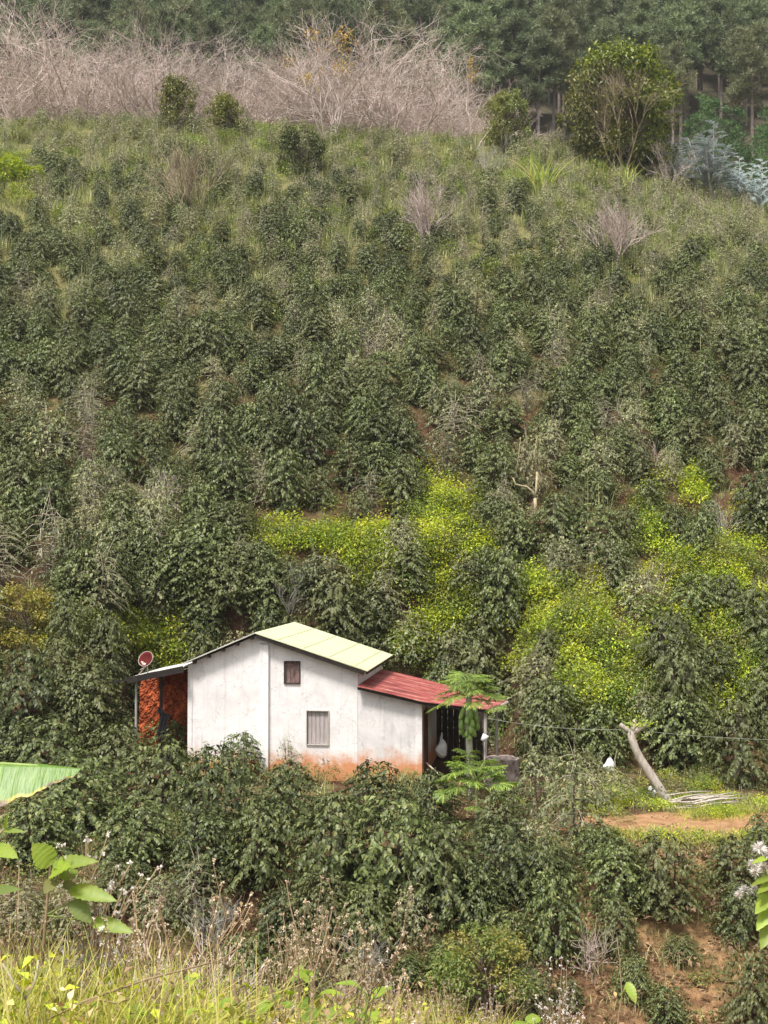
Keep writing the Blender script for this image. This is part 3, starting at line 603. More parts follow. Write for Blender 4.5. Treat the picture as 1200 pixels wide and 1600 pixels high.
# ------------------------------------------------------------ plant builders (each returns [(part, mesh), ...] at unit size, base at the origin)
def coffee(seed, dens=1.0, leafL=.15, stems=3, mat='coffee', low=.06, twigs=False):
    """bush about 2 m high and 2 m across: whorls of drooping side branches hung with paired leaves"""
    rg = np.random.default_rng(seed); wood = MB(); parts = []
    for s in range(stems):
        az = 2 * PI * (s + rg.random()) / stems; lean = rg.uniform(.08, .3) if stems > 1 else .03
        H = rg.uniform(1.55, 2.02); top = np.array([math.cos(az) * lean, math.sin(az) * lean, H])
        bend = np.array([math.cos(az), math.sin(az), 0]) * .12
        cur = lambda h: top * h + bend * math.sin(h * PI)
        wood.tube([cur(h) for h in np.linspace(0, 1, 6)], [.035, .03, .025, .02, .014, .007], 5)
        nb = int(rg.integers(44, 54) if stems == 1 else rg.integers(34, 42)); ga = rg.random() * 6
        for b in range(nb):
            h = low + (1.0 - low) * (b + rg.random() * .8) / nb
            ga += 2.4 + rg.normal(0, .3)
            if stems > 1 and math.cos(ga - az) < -.55 and rg.random() < .6: continue
            R0 = (max(.02, 1 - ((h - .32) / .72) ** 2) ** .62 if h > .32 else .8 + .2 * h / .32) * rg.uniform(.6, 1.14) * (.95 if stems == 1 else .84)
            R0 = max(R0, .16)
            o = cur(h); d = np.array([math.cos(ga), math.sin(ga), 0.0])
            ns = max(3, int(R0 / (.05 if not twigs else .075)))
            tt = np.linspace(0, 1, ns + 1)
            rise = rg.uniform(.15, .45) * (1 - .3 * h); sag = rg.uniform(.35, .75)
            pts = o[None] + d[None] * (tt[:, None] * R0) + np.array([0, 0, 1.0])[None] * ((rise * tt - sag * tt ** 2) * R0)[:, None]
            if rg.random() < (.45 if not twigs else .9): wood.tube([pts[0], pts[ns // 2], pts[-1]], [.009, .007, .004], 3, 1 if twigs else 0, False)
            side = np.array([-d[1], d[0], 0.0])
            keep = tt[1:] > .22; Pk = pts[1:][keep]; tk = tt[1:][keep]
            tan = unit(np.gradient(pts, axis=0))[1:][keep]
            for sg in (-1, 1):
                m = rg.random(len(Pk)) < dens
                if not m.any(): continue
                n = m.sum(); D = tan[m] * rg.uniform(.35, .8, (n, 1)) + side[None] * sg * rg.uniform(.5, 1, (n, 1)) + np.array([0, 0, -1.0])[None] * rg.uniform(.15, .85, (n, 1))
                N = np.array([0, 0, 1.0])[None] + d[None] * rg.uniform(.1, .8, (n, 1)) + rg.normal(0, .25, (n, 3))
                parts.append((Pk[m], D, N, leafL * rg.uniform(.7, 1.15, n) * (1 - .3 * (tk[m] > .93))))
        n = int(26 * dens) + 3; a = rg.random(n) * 2 * PI
        D = np.stack([np.cos(a), np.sin(a), rg.uniform(-.4, .8, n)], 1)
        parts.append((top[None] + rg.normal(0, .05, (n, 3)) - [[0, 0, .06]], D, np.tile([0, 0, 1.], (n, 1)) + rg.normal(0, .2, (n, 3)), leafL * rg.uniform(.5, 1, n)))
        if twigs:
            for q in range(3):
                a = rg.random() * 6.3; L_ = rg.uniform(.4, 1.0); b_ = cur(rg.uniform(.3, .9))
                wood.tube([b_, b_ + np.array([math.cos(a) * .12, math.sin(a) * .12, L_ * .5]), b_ + np.array([math.cos(a + .4) * .25, math.sin(a + .4) * .25, L_])], [.009, .007, .004], 3, 1, False)
    if dens > .4:   # leaf masses closing the rounded outside of the bush
        n = int(rg.uniform(450, 900) * dens); a = rg.random(n) * 2 * PI; h = rg.random(n) ** .8; p1, p2 = rg.random(2) * 6
        rr = np.maximum(.1, 1 - ((h - .34) / .72) ** 2) ** .55 * .97 * (.84 + .16 * np.sin(a * 4 + h * 9 + p1) * np.sin(h * 17 + a * 2 + p2)) * np.sqrt(rg.uniform(.5, 1, n))
        o = np.stack([np.cos(a), np.sin(a), 0 * a], 1); Pq = o * rr[:, None]; Pq[:, 2] = .12 + h * 1.75 - .12 * rr
        parts.append((Pq, o * rg.uniform(.3, 1, (n, 1)) + rg.normal(0, .45, (n, 3)) + [0, 0, -.5], o * .5 + [0, 0, 1.] + rg.normal(0, .3, (n, 3)), leafL * rg.uniform(.7, 1.2, n)))
    P, D, N, L = [np.concatenate([q[k] for q in parts]) for k in range(4)]
    V, Fc = leaf_arrays(P, D, N, L, L * rg.uniform(.42, .56, len(L)), .2, .22)
    return [('stem', wood.mesh('coffee_stem', [M['bark'], M['twig']])), ('foliage', fast_mesh('coffee_foliage', V, Fc, M[mat]))]

def branch_tree(mb, rg, p, d, L, r, lev, k, spread, up, seg=4, taper=.35, out=None, mat=0, curl=.18):
    pts = [p.copy()]; q = p.copy(); d = d.copy()
    for s in range(seg):
        d = d + rg.normal(0, curl, 3) + np.array([0, 0, up]); d /= np.linalg.norm(d)
        q = q + d * L / seg; pts.append(q.copy())
    rr = [max(r * (1 - (1 - taper) * s / seg), .004) for s in range(seg + 1)]
    mb.tube(pts, rr, 6 if r > .07 else (4 if r > .025 else 3), mat, False)
    if out is not None: out.append((lev, pts, d))
    if lev <= 0: return
    n = max(2, int(rg.normal(k, .7)))
    for b in range(n):
        s = rg.uniform(.3, 1.0); j = min(int(s * seg), seg - 1); o = pts[j] + (pts[j + 1] - pts[j]) * (s * seg - j)
        a = rg.normal(0, 1, 3); a -= d * a.dot(d); a /= np.linalg.norm(a)
        nd = d + a * spread * rg.uniform(.6, 1.4); nd /= np.linalg.norm(nd)
        branch_tree(mb, rg, o, nd, L * rg.uniform(.5, .8), r * rg.uniform(.45, .62), lev - 1, k, spread, up, max(3, seg - 1), taper, out, mat, curl)
def bare_shrub(seed, H=4, stems=5, lev=3, k=4, spread=.75, r=.05, lean=.6, up=.08, mat='bare', name='branches', curl=.18):
    rg = np.random.default_rng(seed); mb = MB(); mt = MB()
    for s in range(stems):
        a = 2 * PI * (s + rg.random() * .7) / stems; l = rg.uniform(.2, 1) * lean
        d = np.array([math.cos(a) * l, math.sin(a) * l, 1.]); d /= np.linalg.norm(d)
        branch_tree(mb if s else mb, rg, np.array([math.cos(a) * .08, math.sin(a) * .08, -.1]), d, H * rg.uniform(.45, .62), r * rg.uniform(.7, 1.1), lev, k, spread, up, curl=curl)
    mt.tube([(0, 0, -.25), (0, 0, .12)], [r * 2.2, r * 1.5], 8)
    return [('trunk', mt.mesh('shrub_base', M[mat])), (name, mb.mesh('bare_branches', M[mat]))]
def leafy_tree(seed, H=6, R0=2.5, nc=50, nl=90, L=.22, mat='tree', mat2=None, trunk='bark', base=.25, cr=.55, f2=None):
    rg = np.random.default_rng(seed); mb = MB(); cs = []
    mb.tube([(0, 0, -.3), (.05, .03, H * .3), (0, .05, H * .62)], [H * .022, H * .017, H * .01], 7)
    for c in range(nc):
        th = rg.random() * 2 * PI; h = rg.random() ** .8; z = H * (base + (1 - base) * h)
        rad = R0 * math.sqrt(max(.05, 1 - ((h - .42) / .62) ** 2)) * math.sqrt(rg.uniform(.15, 1)) * rg.uniform(.8, 1.12)
        cs.append((np.array([math.cos(th) * rad, math.sin(th) * rad, z - cr * .4]), cr * rg.uniform(.6, 1.25)))
        o = np.array([0, .03, H * min(.6, max(.12, (z / H) * .6))]); e = cs[-1][0]
        mb.tube([o, (o + e) / 2 + np.array([0, 0, .1]), e], [H * .008, H * .006, .01], 4, 0, False)
    A = []; B = []
    for c, r in cs:
        n = nl; d = unit(rg.normal(0, 1, (n, 3))); P = c + d * r * rg.uniform(.45, 1.05, (n, 1)) * np.array([1, 1, .8])
        D = d * .8 + rg.normal(0, .5, (n, 3)) + [0, 0, -.25]; N = d * .6 + [0, 0, 1.] + rg.normal(0, .35, (n, 3))
        Ln = L * rg.uniform(.7, 1.2, n); q = leaf_arrays(P, D, N, Ln, Ln * rg.uniform(.4, .55, n))
        (B if (f2 is not None and f2(c)) else A).append(q)
    V, Fc = stack(A + B); mi = np.concatenate([np.zeros(sum(len(f) for _, f in A), int), np.ones(sum(len(f) for _, f in B), int)])
    return [('trunk', mb.mesh('tree_trunk', M[trunk])), ('crown', fast_mesh('tree_crown', V, Fc, [M[mat], M[mat2 or mat]], mi))]
def needles(rg, cs, nb, L, W, flat=.6):
    A = []
    for c, r in cs:
        d = unit(rg.normal(0, 1, (nb, 3)) + [0, 0, .25]); P = c + d * r * rg.uniform(.2, .9, (nb, 1)) * np.array([1, 1, flat])
        D = d + rg.normal(0, .35, (nb, 3)) + [0, 0, .45]; D = unit(D); S = unit(np.cross(D, rg.normal(0, 1, (nb, 3)))); Ln = L * rg.uniform(.6, 1.2, (nb, 1))
        V = np.stack([P - S * W, P + S * W, P + D * Ln], 1).reshape(-1, 3); A.append((V, np.arange(nb * 3).reshape(-1, 3)))
    return stack(A)
def pine(seed, H=18, young=False, mat='pine'):
    rg = np.random.default_rng(seed); mb = MB(); cs = []
    lx, ly = rg.normal(0, .35, 2)
    mb.tube([(0, 0, -1), (lx * .4, ly * .4, H * .45), (lx, ly, H * .97)], [H * .012, H * .0095, H * .003], 7)
    b0 = .12 if young else rg.uniform(.4, .52); nb = 34 if young else 46
    for b in range(nb):
        h = b0 + (1 - b0) * (b + rg.random()) / nb; a = rg.random() * 2 * PI; s = (h - b0) / (1 - b0)
        if young: rad = H * .24 * (1 - s) ** .8 + .15
        else: rad = H * (.17 * math.sqrt(max(.03, 1 - ((s - .35) / .68) ** 2))) * rg.uniform(.6, 1.15)
        o = np.array([lx * h, ly * h, H * h - rad * .25]); e = np.array([lx * h + math.cos(a) * rad, ly * h + math.sin(a) * rad, H * h + rad * (.15 if young else .12)])
        mb.tube([o, (o + e) / 2 - np.array([0, 0, .05 * rad]), e], [H * .0035, H * .0025, .02], 3, 0, False)
        for q in (1, .72, .45) if not young else (1, .6):
            c = o + (e - o) * q + rg.normal(0, .25, 3) * (.5 if young else 1); cs.append((c, (H * .042 if not young else H * .05) * rg.uniform(.7, 1.25)))
    cs.append((np.array([lx, ly, H * .97]), H * .035))
    V, Fc = needles(rg, cs, 70 if not young else 60, H * .03, H * .0034)
    return [('trunk', mb.mesh('pine_trunk', M['pine_bark'])), ('crown', fast_mesh('pine_crown', V, Fc, M[mat]))]
def silver_tree(seed, H=5):
    rg = np.random.default_rng(seed); mb = MB(); A = []
    for s in range(6):
        a = 2 * PI * s / 6 + rg.random(); ln = rg.uniform(.1, .42) if s else .02; hh = H * (rg.uniform(.6, .9) if s else 1)
        tip = np.array([math.cos(a) * ln * hh, math.sin(a) * ln * hh, hh]); mb.tube([(0, 0, -.2), tip * .5 + np.array([0, 0, -.1]), tip], [.07, .04, .012], 5, 0, False)
        for b in range(26):
            h = .22 + .78 * b / 26; o = tip * h; az = b * 2.4 + rg.normal(0, .2); Lb = H * .23 * (1.15 - h) + .25
            d = np.array([math.cos(az), math.sin(az), .55]); n = 24; t = np.linspace(.12, 1, n)
            pts = o + d[None] * (t * Lb)[:, None] - np.array([0, 0, .35])[None] * (t ** 2 * Lb)[:, None]
            sd = np.array([-d[1], d[0], 0])
            for sg in (-1, 1):
                D = sd * sg * .9 + d * .6 + rg.normal(0, .38, (n, 3)) + [0, 0, .25]; Ln = .16 * (1.1 - .6 * t) * rg.uniform(.8, 1.2, n)
                A.append(leaf_arrays(pts, D, np.tile([0, 0, 1.], (n, 1)) + rg.normal(0, .25, (n, 3)), Ln, Ln * .36))
    V, Fc = stack(A); return [('trunk', mb.mesh('silver_trunk', M['bare_grey'])), ('crown', fast_mesh('silver_crown', V, Fc, M['silver']))]
def ribbons(rg, P, az, H, bend, W, seg=4, jit=.12):
    """arching tapered blades; returns arrays"""
    n = len(P); t = np.linspace(0, 1, seg + 1); d = np.stack([np.cos(az), np.sin(az), 0 * az], 1); s = np.stack([-np.sin(az), np.cos(az), 0 * az], 1)
    rows = []
    for q in t:
        c = P + d * (bend * H * q ** 1.8)[:, None] + np.array([0, 0, 1.])[None] * (H * (q - .38 * bend * q ** 2.6))[:, None]
        ww = (W * (1 - q ** 1.6) * (.6 + .8 * min(q * 4, 1) * .5) + .0006)[:, None]; rows += [c - s * ww, c + s * ww]
    V = np.stack(rows, 1).reshape(-1, 3); k = 2 * (seg + 1); i = np.arange(n)[:, None] * k
    Fc = np.concatenate([i + [[2 * q, 2 * q + 1, 2 * q + 3, 2 * q + 2]] for q in range(seg)], 1).reshape(-1, 4); return V, Fc
def tuft(seed, n, H, W, spread, mat, name='tuft', bend=(.15, 1.25)):
    rg = np.random.default_rng(seed); P = np.concatenate([rg.normal(0, spread, (n, 2)), np.zeros((n, 1)) - .03], 1)
    V, Fc = ribbons(rg, P, rg.random(n) * 2 * PI, H * rg.uniform(.45, 1.1, n), rg.uniform(*bend, n), W * rg.uniform(.6, 1.3, n)); return fast_mesh(name, V, Fc, M[mat])
def leafy_weed(seed, mat, H=.7, R0=.5, n=320, L=.09):
    rg = np.random.default_rng(seed); a = rg.random(n) * 2 * PI; r = R0 * np.sqrt(rg.random(n)); h = H * (rg.random(n) ** .6) * (1 - .5 * (r / R0) ** 2)
    P = np.stack([np.cos(a) * r, np.sin(a) * r, h], 1); D = np.stack([np.cos(a), np.sin(a), 0 * a], 1) * .7 + rg.normal(0, .6, (n, 3)); N = np.array([[0, 0, 1.]]) + rg.normal(0, .35, (n, 3))
    Ln = L * rg.uniform(.6, 1.3, n); V, Fc = leaf_arrays(P, D, N, Ln, Ln * .6); return fast_mesh('leafy_weed', V, Fc, M[mat])

# one object that scatters many small plants nobody could count
def scatter(name, meshes, P, rz, scl, idx, tilt=None):
    pc = bpy.data.collections.new(name + '_kinds')
    for q, me in enumerate(meshes):
        o = bpy.data.objects.new('%s_%02d' % (name, q), me); pc.objects.link(o)
    me = bpy.data.meshes.new(name); me.vertices.add(len(P)); me.vertices.foreach_set('co', np.ascontiguousarray(P, np.float32).ravel())
    n = len(P); rot = np.zeros((n, 3)); rot[:, 2] = rz
    if tilt is not None: rot[:, 0:2] = tilt
    scl = np.asarray(scl, float); scl = np.repeat(scl[:, None], 3, 1) if scl.ndim == 1 else scl
    me.attributes.new('rot', 'FLOAT_VECTOR', 'POINT').data.foreach_set('vector', rot.astype(np.float32).ravel())
    me.attributes.new('scl', 'FLOAT_VECTOR', 'POINT').data.foreach_set('vector', scl.astype(np.float32).ravel())
    me.attributes.new('idx', 'INT', 'POINT').data.foreach_set('value', np.asarray(idx, np.int32))
    o = link(name, me); o['kind'] = 'stuff'
    g = bpy.data.node_groups.new(name, 'GeometryNodeTree')
    g.interface.new_socket('Geometry', in_out='INPUT', socket_type='NodeSocketGeometry'); g.interface.new_socket('Geometry', in_out='OUTPUT', socket_type='NodeSocketGeometry')
    N = g.nodes; a = N.new('NodeGroupInput'); b = N.new('NodeGroupOutput'); ip = N.new('GeometryNodeInstanceOnPoints'); ci = N.new('GeometryNodeCollectionInfo')
    ci.inputs[0].default_value = pc; ci.inputs['Separate Children'].default_value = True; ci.inputs['Reset Children'].default_value = True
    def attr(nm, ty):
        q = N.new('GeometryNodeInputNamedAttribute'); q.data_type = ty; q.inputs[0].default_value = nm
        return next(s for s in q.outputs if s.enabled)
    g.links.new(a.outputs[0], ip.inputs['Points']); g.links.new(ci.outputs[0], ip.inputs['Instance']); ip.inputs['Pick Instance'].default_value = True
    g.links.new(attr('idx', 'INT'), ip.inputs['Instance Index']); g.links.new(attr('rot', 'FLOAT_VECTOR'), ip.inputs['Rotation']); g.links.new(attr('scl', 'FLOAT_VECTOR'), ip.inputs['Scale'])
    g.links.new(ip.outputs[0], b.inputs[0]); md = o.modifiers.new('scatter', 'NODES'); md.node_group = g
    return o
def joined(parts):
    """foliage and stems of one plant as a single mesh, for scattering"""
    bm = bmesh.new(); mats = []
    for _, me in parts:
        off = len(mats); mats += list(me.materials); b2 = bmesh.new(); b2.from_mesh(me)
        for f in b2.faces: f.material_index += off
        tmp = bpy.data.meshes.new('tmp'); b2.to_mesh(tmp); b2.free(); bm.from_mesh(tmp); bpy.data.meshes.remove(tmp)
    me = bpy.data.meshes.new('plant'); bm.to_mesh(me); bm.free()
    for q in mats: me.materials.append(q)
    return me

# ------------------------------------------------------------ labels: every plant is told apart by its rank beside a landmark
ORD = ['nearest', 'second nearest', 'third nearest', 'fourth nearest', 'fifth nearest', 'sixth nearest', 'seventh nearest', 'eighth nearest', 'ninth nearest', 'tenth nearest',
       'eleventh nearest', 'twelfth nearest', 'thirteenth nearest', 'fourteenth nearest', 'fifteenth nearest', 'sixteenth nearest', 'seventeenth nearest', 'eighteenth nearest', 'nineteenth nearest', 'twentieth nearest']
def rank_labels(items, marks, noun, group=None):
    """items: [(object, (px, py), adjective, category)]; marks: [(phrase, px, py)]"""
    slots = {}
    for o, (px, py), adj, cat in items:
        ph, mx, my = min(marks, key=lambda m: (m[1] - px) ** 2 + (m[2] - py) ** 2)
        dx, dy = px - mx, py - my
        way = ('above' if dy < 0 else 'below') if abs(dy) > abs(dx) * .8 else 'beside'
        slots.setdefault((ph, way), []).append((dx * dx + dy * dy, o, adj, cat))
    for (ph, way), L_ in slots.items():
        for k, (_, o, adj, cat) in enumerate(sorted(L_, key=lambda q: q[0])):
            tag(o, '%s %s, %s %s %s' % (adj, noun, ORD[min(k, 19)], way, ph), cat, group)
MARKS = [('the red porch roof', 640, 1062), ('the rusty satellite dish', 222, 1027), ('the roof ridge', 430, 975), ('the papaya tree', 735, 1090),
         ('the leaning dead trunk', 1000, 1170), ('the white sack', 952, 1196), ('the young papaya', 740, 1250), ('the lower grey shutter', 495, 1140), ('the well ring', 787, 1195),
         ('the banana leaf', 70, 1220), ('the dirt path', 1040, 1285), ('the brushwood pile', 1110, 1255), ('the yellowish bush', 40, 955), ('the clay wall', 260, 1120),
         ('the forked dead trunk', 830, 760), ('the bare shrub behind the roof', 445, 930), ('the broad leafed sapling', 90, 1370), ('the lime tipped bush', 750, 1520),
         ('the fluffy white flowers', 1175, 1370), ('the bare pinkish shrub in the field', 675, 350), ('the big bare shrub high in the field', 295, 280), ('the upright bare shrub', 965, 380),
         ('the tangled dry twigs', 270, 1420), ('the dry thornless stalk', 925, 1470), ('the bright yellow weed patch', 700, 975), ('the large lime weed patch', 890, 980),
         ('the tall yellow weed strip', 1140, 900), ('the pale dry shrub', 1020, 700), ('the tan dry bush', 255, 780)]

# ------------------------------------------------------------ coffee field
DENSE = [coffee(100 + k, 1.0, .122, 3 if k % 2 else 4) for k in range(6)]
THIN = [coffee(200 + k, .55, .125, 3, 'coffee_sparse', .1, True) for k in range(5)]
SPARSE = [coffee(300 + k, .26, .115, 3, 'coffee_sparse', .15, True) for k in range(4)]
KINDS = DENSE + THIN + SPARSE
ADJ = ['leafy dark green'] * 6 + ['thinner olive green'] * 5 + ['sparse twiggy'] * 4
PATCH = [(700, 800, 66, 55), (580, 850, 38, 38), (500, 850, 60, 26), (700, 970, 62, 56), (410, 845, 30, 30), (895, 985, 90, 62), (1000, 1055, 44, 50), (1140, 905, 45, 80), (1012, 830, 24, 60),
         (1090, 765, 20, 24), (675, 870, 30, 80), (930, 1100, 66, 40), (200, 1005, 95, 26), (275, 1028, 40, 22), (1095, 1222, 66, 34), (960, 1240, 40, 24), (1180, 820, 20, 34), (1080, 1050, 24, 22),
         (1165, 1065, 26, 30), (760, 870, 34, 30), (640, 1020, 30, 26), (1000, 1245, 50, 14), (1120, 1270, 50, 10), (590, 900, 30, 30), (1060, 980, 30, 30), (850, 1040, 40, 30), (18, 250, 26, 26), (25, 285, 30, 30), (940, 1255, 50, 22), (1150, 985, 40, 40), (1115, 1105, 40, 26), (975, 1110, 46, 34), (840, 925, 34, 26), (1060, 900, 26, 30)]
def inpatch(px, py): return any(((px - a) / c) ** 2 + ((py - b) / d) ** 2 < 1 for a, b, c, d in PATCH)
HAND = [ # photo x, photo y of the foot, width, height in photo pixels, kind (0 dense, 1 thin, 2 sparse)
 (35,1150,150,150,0),(130,1135,150,110,0),(60,1232,170,125,0),(178,1225,120,110,0),(125,1295,190,130,0),(245,1285,170,145,0),(60,1345,150,110,0),(338,1300,140,150,0),(376,1225,90,90,0),
 (450,1300,130,120,0),(452,1222,70,72,2),(215,1350,150,110,0),(325,1365,140,110,0),(412,1385,150,150,0),(520,1395,170,165,0),(605,1400,200,175,0),(592,1285,130,105,0),(668,1290,120,95,0),
 (690,1430,160,165,0),(775,1400,150,130,0),(505,1470,140,110,0),(570,1485,120,115,0),(440,1480,110,100,0),(640,1460,110,95,1),(852,1420,110,120,0),(872,1495,125,150,0),(965,1415,140,110,0),
 (1043,1425,150,135,0),(935,1350,110,70,0),(1150,1400,120,100,0),(1160,1465,110,90,0),(1175,1610,125,140,0),(1062,1500,66,44,0),(985,1555,75,70,0),(1045,1600,90,70,0),
 (890,1575,64,50,0),(700,1520,86,60,0),(310,1440,130,110,1),(190,1420,110,85,0),(120,1450,120,90,1),(900,1310,130,150,1),(848,1290,110,130,1),(850,1210,115,130,0),(30,1450,120,90,1),(800,1490,110,80,0),
 (250,1440,110,90,1),(560,1560,110,80,1),(380,1560,120,110,0),(1195,1345,80,80,0),(945,1260,110,70,1),(1070,1195,140,115,0),(1150,1225,140,150,0),(940,1190,110,100,0),(870,1170,120,110,0),(1010,1160,90,90,1),
 (780,1320,110,90,0),(20,1230,120,110,0),(960,1490,90,90,0),(830,1580,110,90,1),(1020,1140,100,70,0),(1195,1150,100,120,0),(170,1170,110,80,0),(265,1195,110,85,0),(315,1200,90,50,0),(840,1340,100,70,1),
 (870,1375,90,60,0),(640,1530,70,50,0),(480,1545,110,80,0),(740,1440,120,110,0),(290,925,120,110,0),(240,950,110,90,0),(350,955,130,110,0),(540,1000,130,120,0),(640,1035,110,90,1),(385,930,110,100,0),(500,955,110,100,1),(600,975,100,90,1),(125,955,120,110,0),(170,945,120,110,0),(320,915,120,110,0),(1110,1090,120,100,0),(1180,1010,110,110,0),(840,1110,120,110,1),(752,1052,110,110,0),(705,1048,100,80,1),(415,960,100,90,0),(650,925,90,80,0)]
rng = random.Random(21); BUSH = []
def zone(px, py, Y):
    """which kind of bush grows here"""
    if Y < 43: pd, ps = .9, .03
    else:
        s = (Y - 74) / 32.0 + (.25 if px > 620 and Y < 60 else 0) + (px - 600) / 3000
        pd = .8 - .9 * min(max(s, 0), 1); ps = .06 + .6 * min(max(s - .15, 0), 1)
    r = rng.random()
    return rng.randrange(6) if r < pd else (11 + rng.randrange(4) if r > 1 - ps else 6 + rng.randrange(5))
for (px, py, wd, hg, kd) in HAND:
    g = ground(px, py); s = g.y / F
    BUSH.append((g, wd * s / 1.95, hg * s / 2.02, [rng.randrange(6), 6 + rng.randrange(5), 11 + rng.randrange(4)][kd]))
hand_n = len(BUSH)
def clear(x, y):
    p = proj((x, y, float(tz(x, y))))
    lu = (x - HO.x) * math.cos(TH) - (y - HO.y) * math.sin(TH); lv = (x - HO.x) * math.sin(TH) + (y - HO.y) * math.cos(TH)
    if -3 < lu < 11 and lv < 6.9: return False
    if y < 42.2 + (2.0 if x < -8 else 0) and not (x < -9.5 and y > 42): return False
    if math.hypot(p[0] - 38, (p[1] - 1015) * 1.0) < 62 or math.hypot(p[0] - 832, p[1] - 812) < 30: return False
    return not ((inpatch(*p) or inpatch(p[0], p[1] - 30) or inpatch(p[0], p[1] - 50)) and rng.random() < .82)
row = 42.5
while row < 113:
    half = .3 * row + 3 + .03 * row; stepx = 1.5 + rng.uniform(-.1, .1); x = -half + rng.random()
    while x < half:
        X, Y = x + rng.gauss(0, .3), row + rng.gauss(0, .26); x += stepx
        if not clear(X, Y) or rng.random() < .05 or (Y > 103 and rng.random() < .3): continue
        g = onto(X, Y); p = proj(g)
        if p[1] < 150: continue
        k = zone(p[0], p[1], Y); s = rng.choice([rng.uniform(.75, 1.0), rng.uniform(.9, 1.2), rng.uniform(1.0, 1.36)]) * (1.06 if Y < 72 else .9)
        BUSH.append((g, s * rng.uniform(.86, 1.16), s * rng.uniform(.84, 1.14), k))
    row += 1.62 if row < 70 else 1.75
for q in range(95):   # the steep cut behind the house is overgrown too
    X, Y = rng.uniform(-11.5, 6), rng.uniform(47.0, 52.5); g = onto(X, Y); p = proj(g)
    if (inpatch(*p) or inpatch(p[0], p[1] - 30)) and rng.random() < .85: continue
    sc = rng.uniform(.75, 1.1); BUSH.append((g, sc * rng.uniform(1.0, 1.3), sc, rng.randrange(6) if rng.random() < .75 else 6 + rng.randrange(5)))
BUSH.sort(key=lambda b: b[0].y)
items = []; rest = []
for (g, sw, sh, k) in BUSH:
    if len(items) < 300 and proj(g)[0] > -70 and proj(g)[0] < 1270:
        o = place('coffee_bush', KINDS[k], g - Vector((0, 0, .06)), rng.random() * 6.28, (sw, sw, sh), (rng.gauss(0, .05), rng.gauss(0, .05)))
        p = proj(g + Vector((0, 0, sh))); items.append((o, p, ADJ[k], 'bush'))
    else: rest.append((g, sw, sh, k))
rank_labels(items, MARKS, 'coffee bush', 'coffee bushes planted on the slope')
JK = [joined(p) for p in KINDS]
th = scatter('coffee_thicket', JK, np.array([tuple(r[0]) for r in rest]) - [0, 0, .06], np.array([rng.random() * 6.28 for _ in rest]), np.array([(r[1], r[1], r[2]) for r in rest]), [r[3] for r in rest])
tag(th, 'thick coffee shrubs covering the upper hillside below the bare trees', 'shrubs')

# ------------------------------------------------------------ ground cover, dry grass, litter
rg = np.random.default_rng(31); P = []; I = []; S = []
for (px, py, rx, ry) in PATCH:
    n = int(rx * ry / 38) + 10
    for q in range(n):
        a = rg.random() * 6.28; r = abs(rg.normal(0, .68)); X, Y_ = px + math.cos(a) * rx * r, py + math.sin(a) * ry * r
        g = ground(X, Y_ + 6, 20); P.append(tuple(g)); I.append(rg.integers(0, 3) if rg.random() < .7 else 3); S.append(rg.uniform(.7, 1.5) * (.38 if py > 1200 else 1))
gc = scatter('ground_cover', [leafy_weed(1, 'lime', .8, .5, 200, .08), leafy_weed(2, 'lime', .75, .5, 220, .09), leafy_weed(3, 'lime', .55, .6, 240, .075), leafy_weed(4, 'weed', .9, .55, 240, .09)], np.array(P), rg.random(len(P)) * 6.28, np.array(S), I)
tag(gc, 'bright yellow green leafy weeds growing in patches between the coffee', 'weeds')
P = []; I = []; S = []
while len(P) < 5200:
    Y_ = 52 + 64 * rg.random() ** .62; X = rg.uniform(-1, 1) * (.31 * Y_ + 3)
    dens = float(np.clip((Y_ - 60) / 40, .02, 1)) * (.45 + .55 * (math.sin(X * .35 + 1.3) * math.sin(Y_ * .22 + X * .1) > -.25))
    if X > 8: dens *= 1.25
    if rg.random() < dens: P.append((X, Y_, float(tz(X, Y_)))); I.append(rg.integers(0, 4)); S.append(rg.uniform(.7, 1.5))
dg = scatter('dry_grass', [tuft(11, 34, 1.15, .022, .22, 'dry', bend=(.05, .5)), tuft(12, 30, .95, .022, .28, 'dry'), leafy_weed(13, 'weed', 1.0, .6, 160, .13), tuft(14, 26, 1.4, .012, .25, 'dry', bend=(.02, .4))], np.array(P), rg.random(len(P)) * 6.28, np.array(S), I)
tag(dg, 'dry olive grass and thin stalks between the upper coffee rows', 'grass')
P = []; I = []
while len(P) < 650:
    Y_ = rg.uniform(25, 66) if rg.random() < .5 else rg.uniform(42.3, 58); X = rg.uniform(-1, 1) * (.31 * Y_ + 1)
    lv = (X - HO.x) * math.sin(TH) + (Y_ - HO.y) * math.cos(TH)
    if 31.5 < Y_ < 36 and X > 4 or 38 < Y_ and lv < 6 and -9.2 < X < 5: continue
    if Y_ < 32 and X > 3.5: continue
    P.append((X, Y_, float(tz(X, Y_)))); I.append(rg.integers(0, 4))
tag(scatter('undergrowth', [leafy_weed(41, 'coffee_sparse', .75, .6, 170, .1), leafy_weed(42, 'coffee', .7, .55, 150, .11), leafy_weed(43, 'weed', .6, .6, 150, .08), tuft(44, 26, .8, .012, .2, 'dry', bend=(.1, .8))], np.array(P), rg.random(len(P)) * 6.28, rg.uniform(.6, 1.3, len(P)), I), 'dull green undergrowth filling the gaps between coffee bushes', 'undergrowth')
def flat_leaves(seed, n, R0, L):
    rg = np.random.default_rng(seed); P = np.concatenate([rg.uniform(-R0, R0, (n, 2)), rg.uniform(.0, .05, (n, 1))], 1); D = rg.normal(0, 1, (n, 3)) * [1, 1, .25]; N = np.array([[0, 0, 1.]]) + rg.normal(0, .3, (n, 3)); Ln = L * rg.uniform(.6, 1.3, n)
    V, Fc = leaf_arrays(P, D, N, Ln, Ln * .5); return fast_mesh('litter', V, Fc, M['litter'])
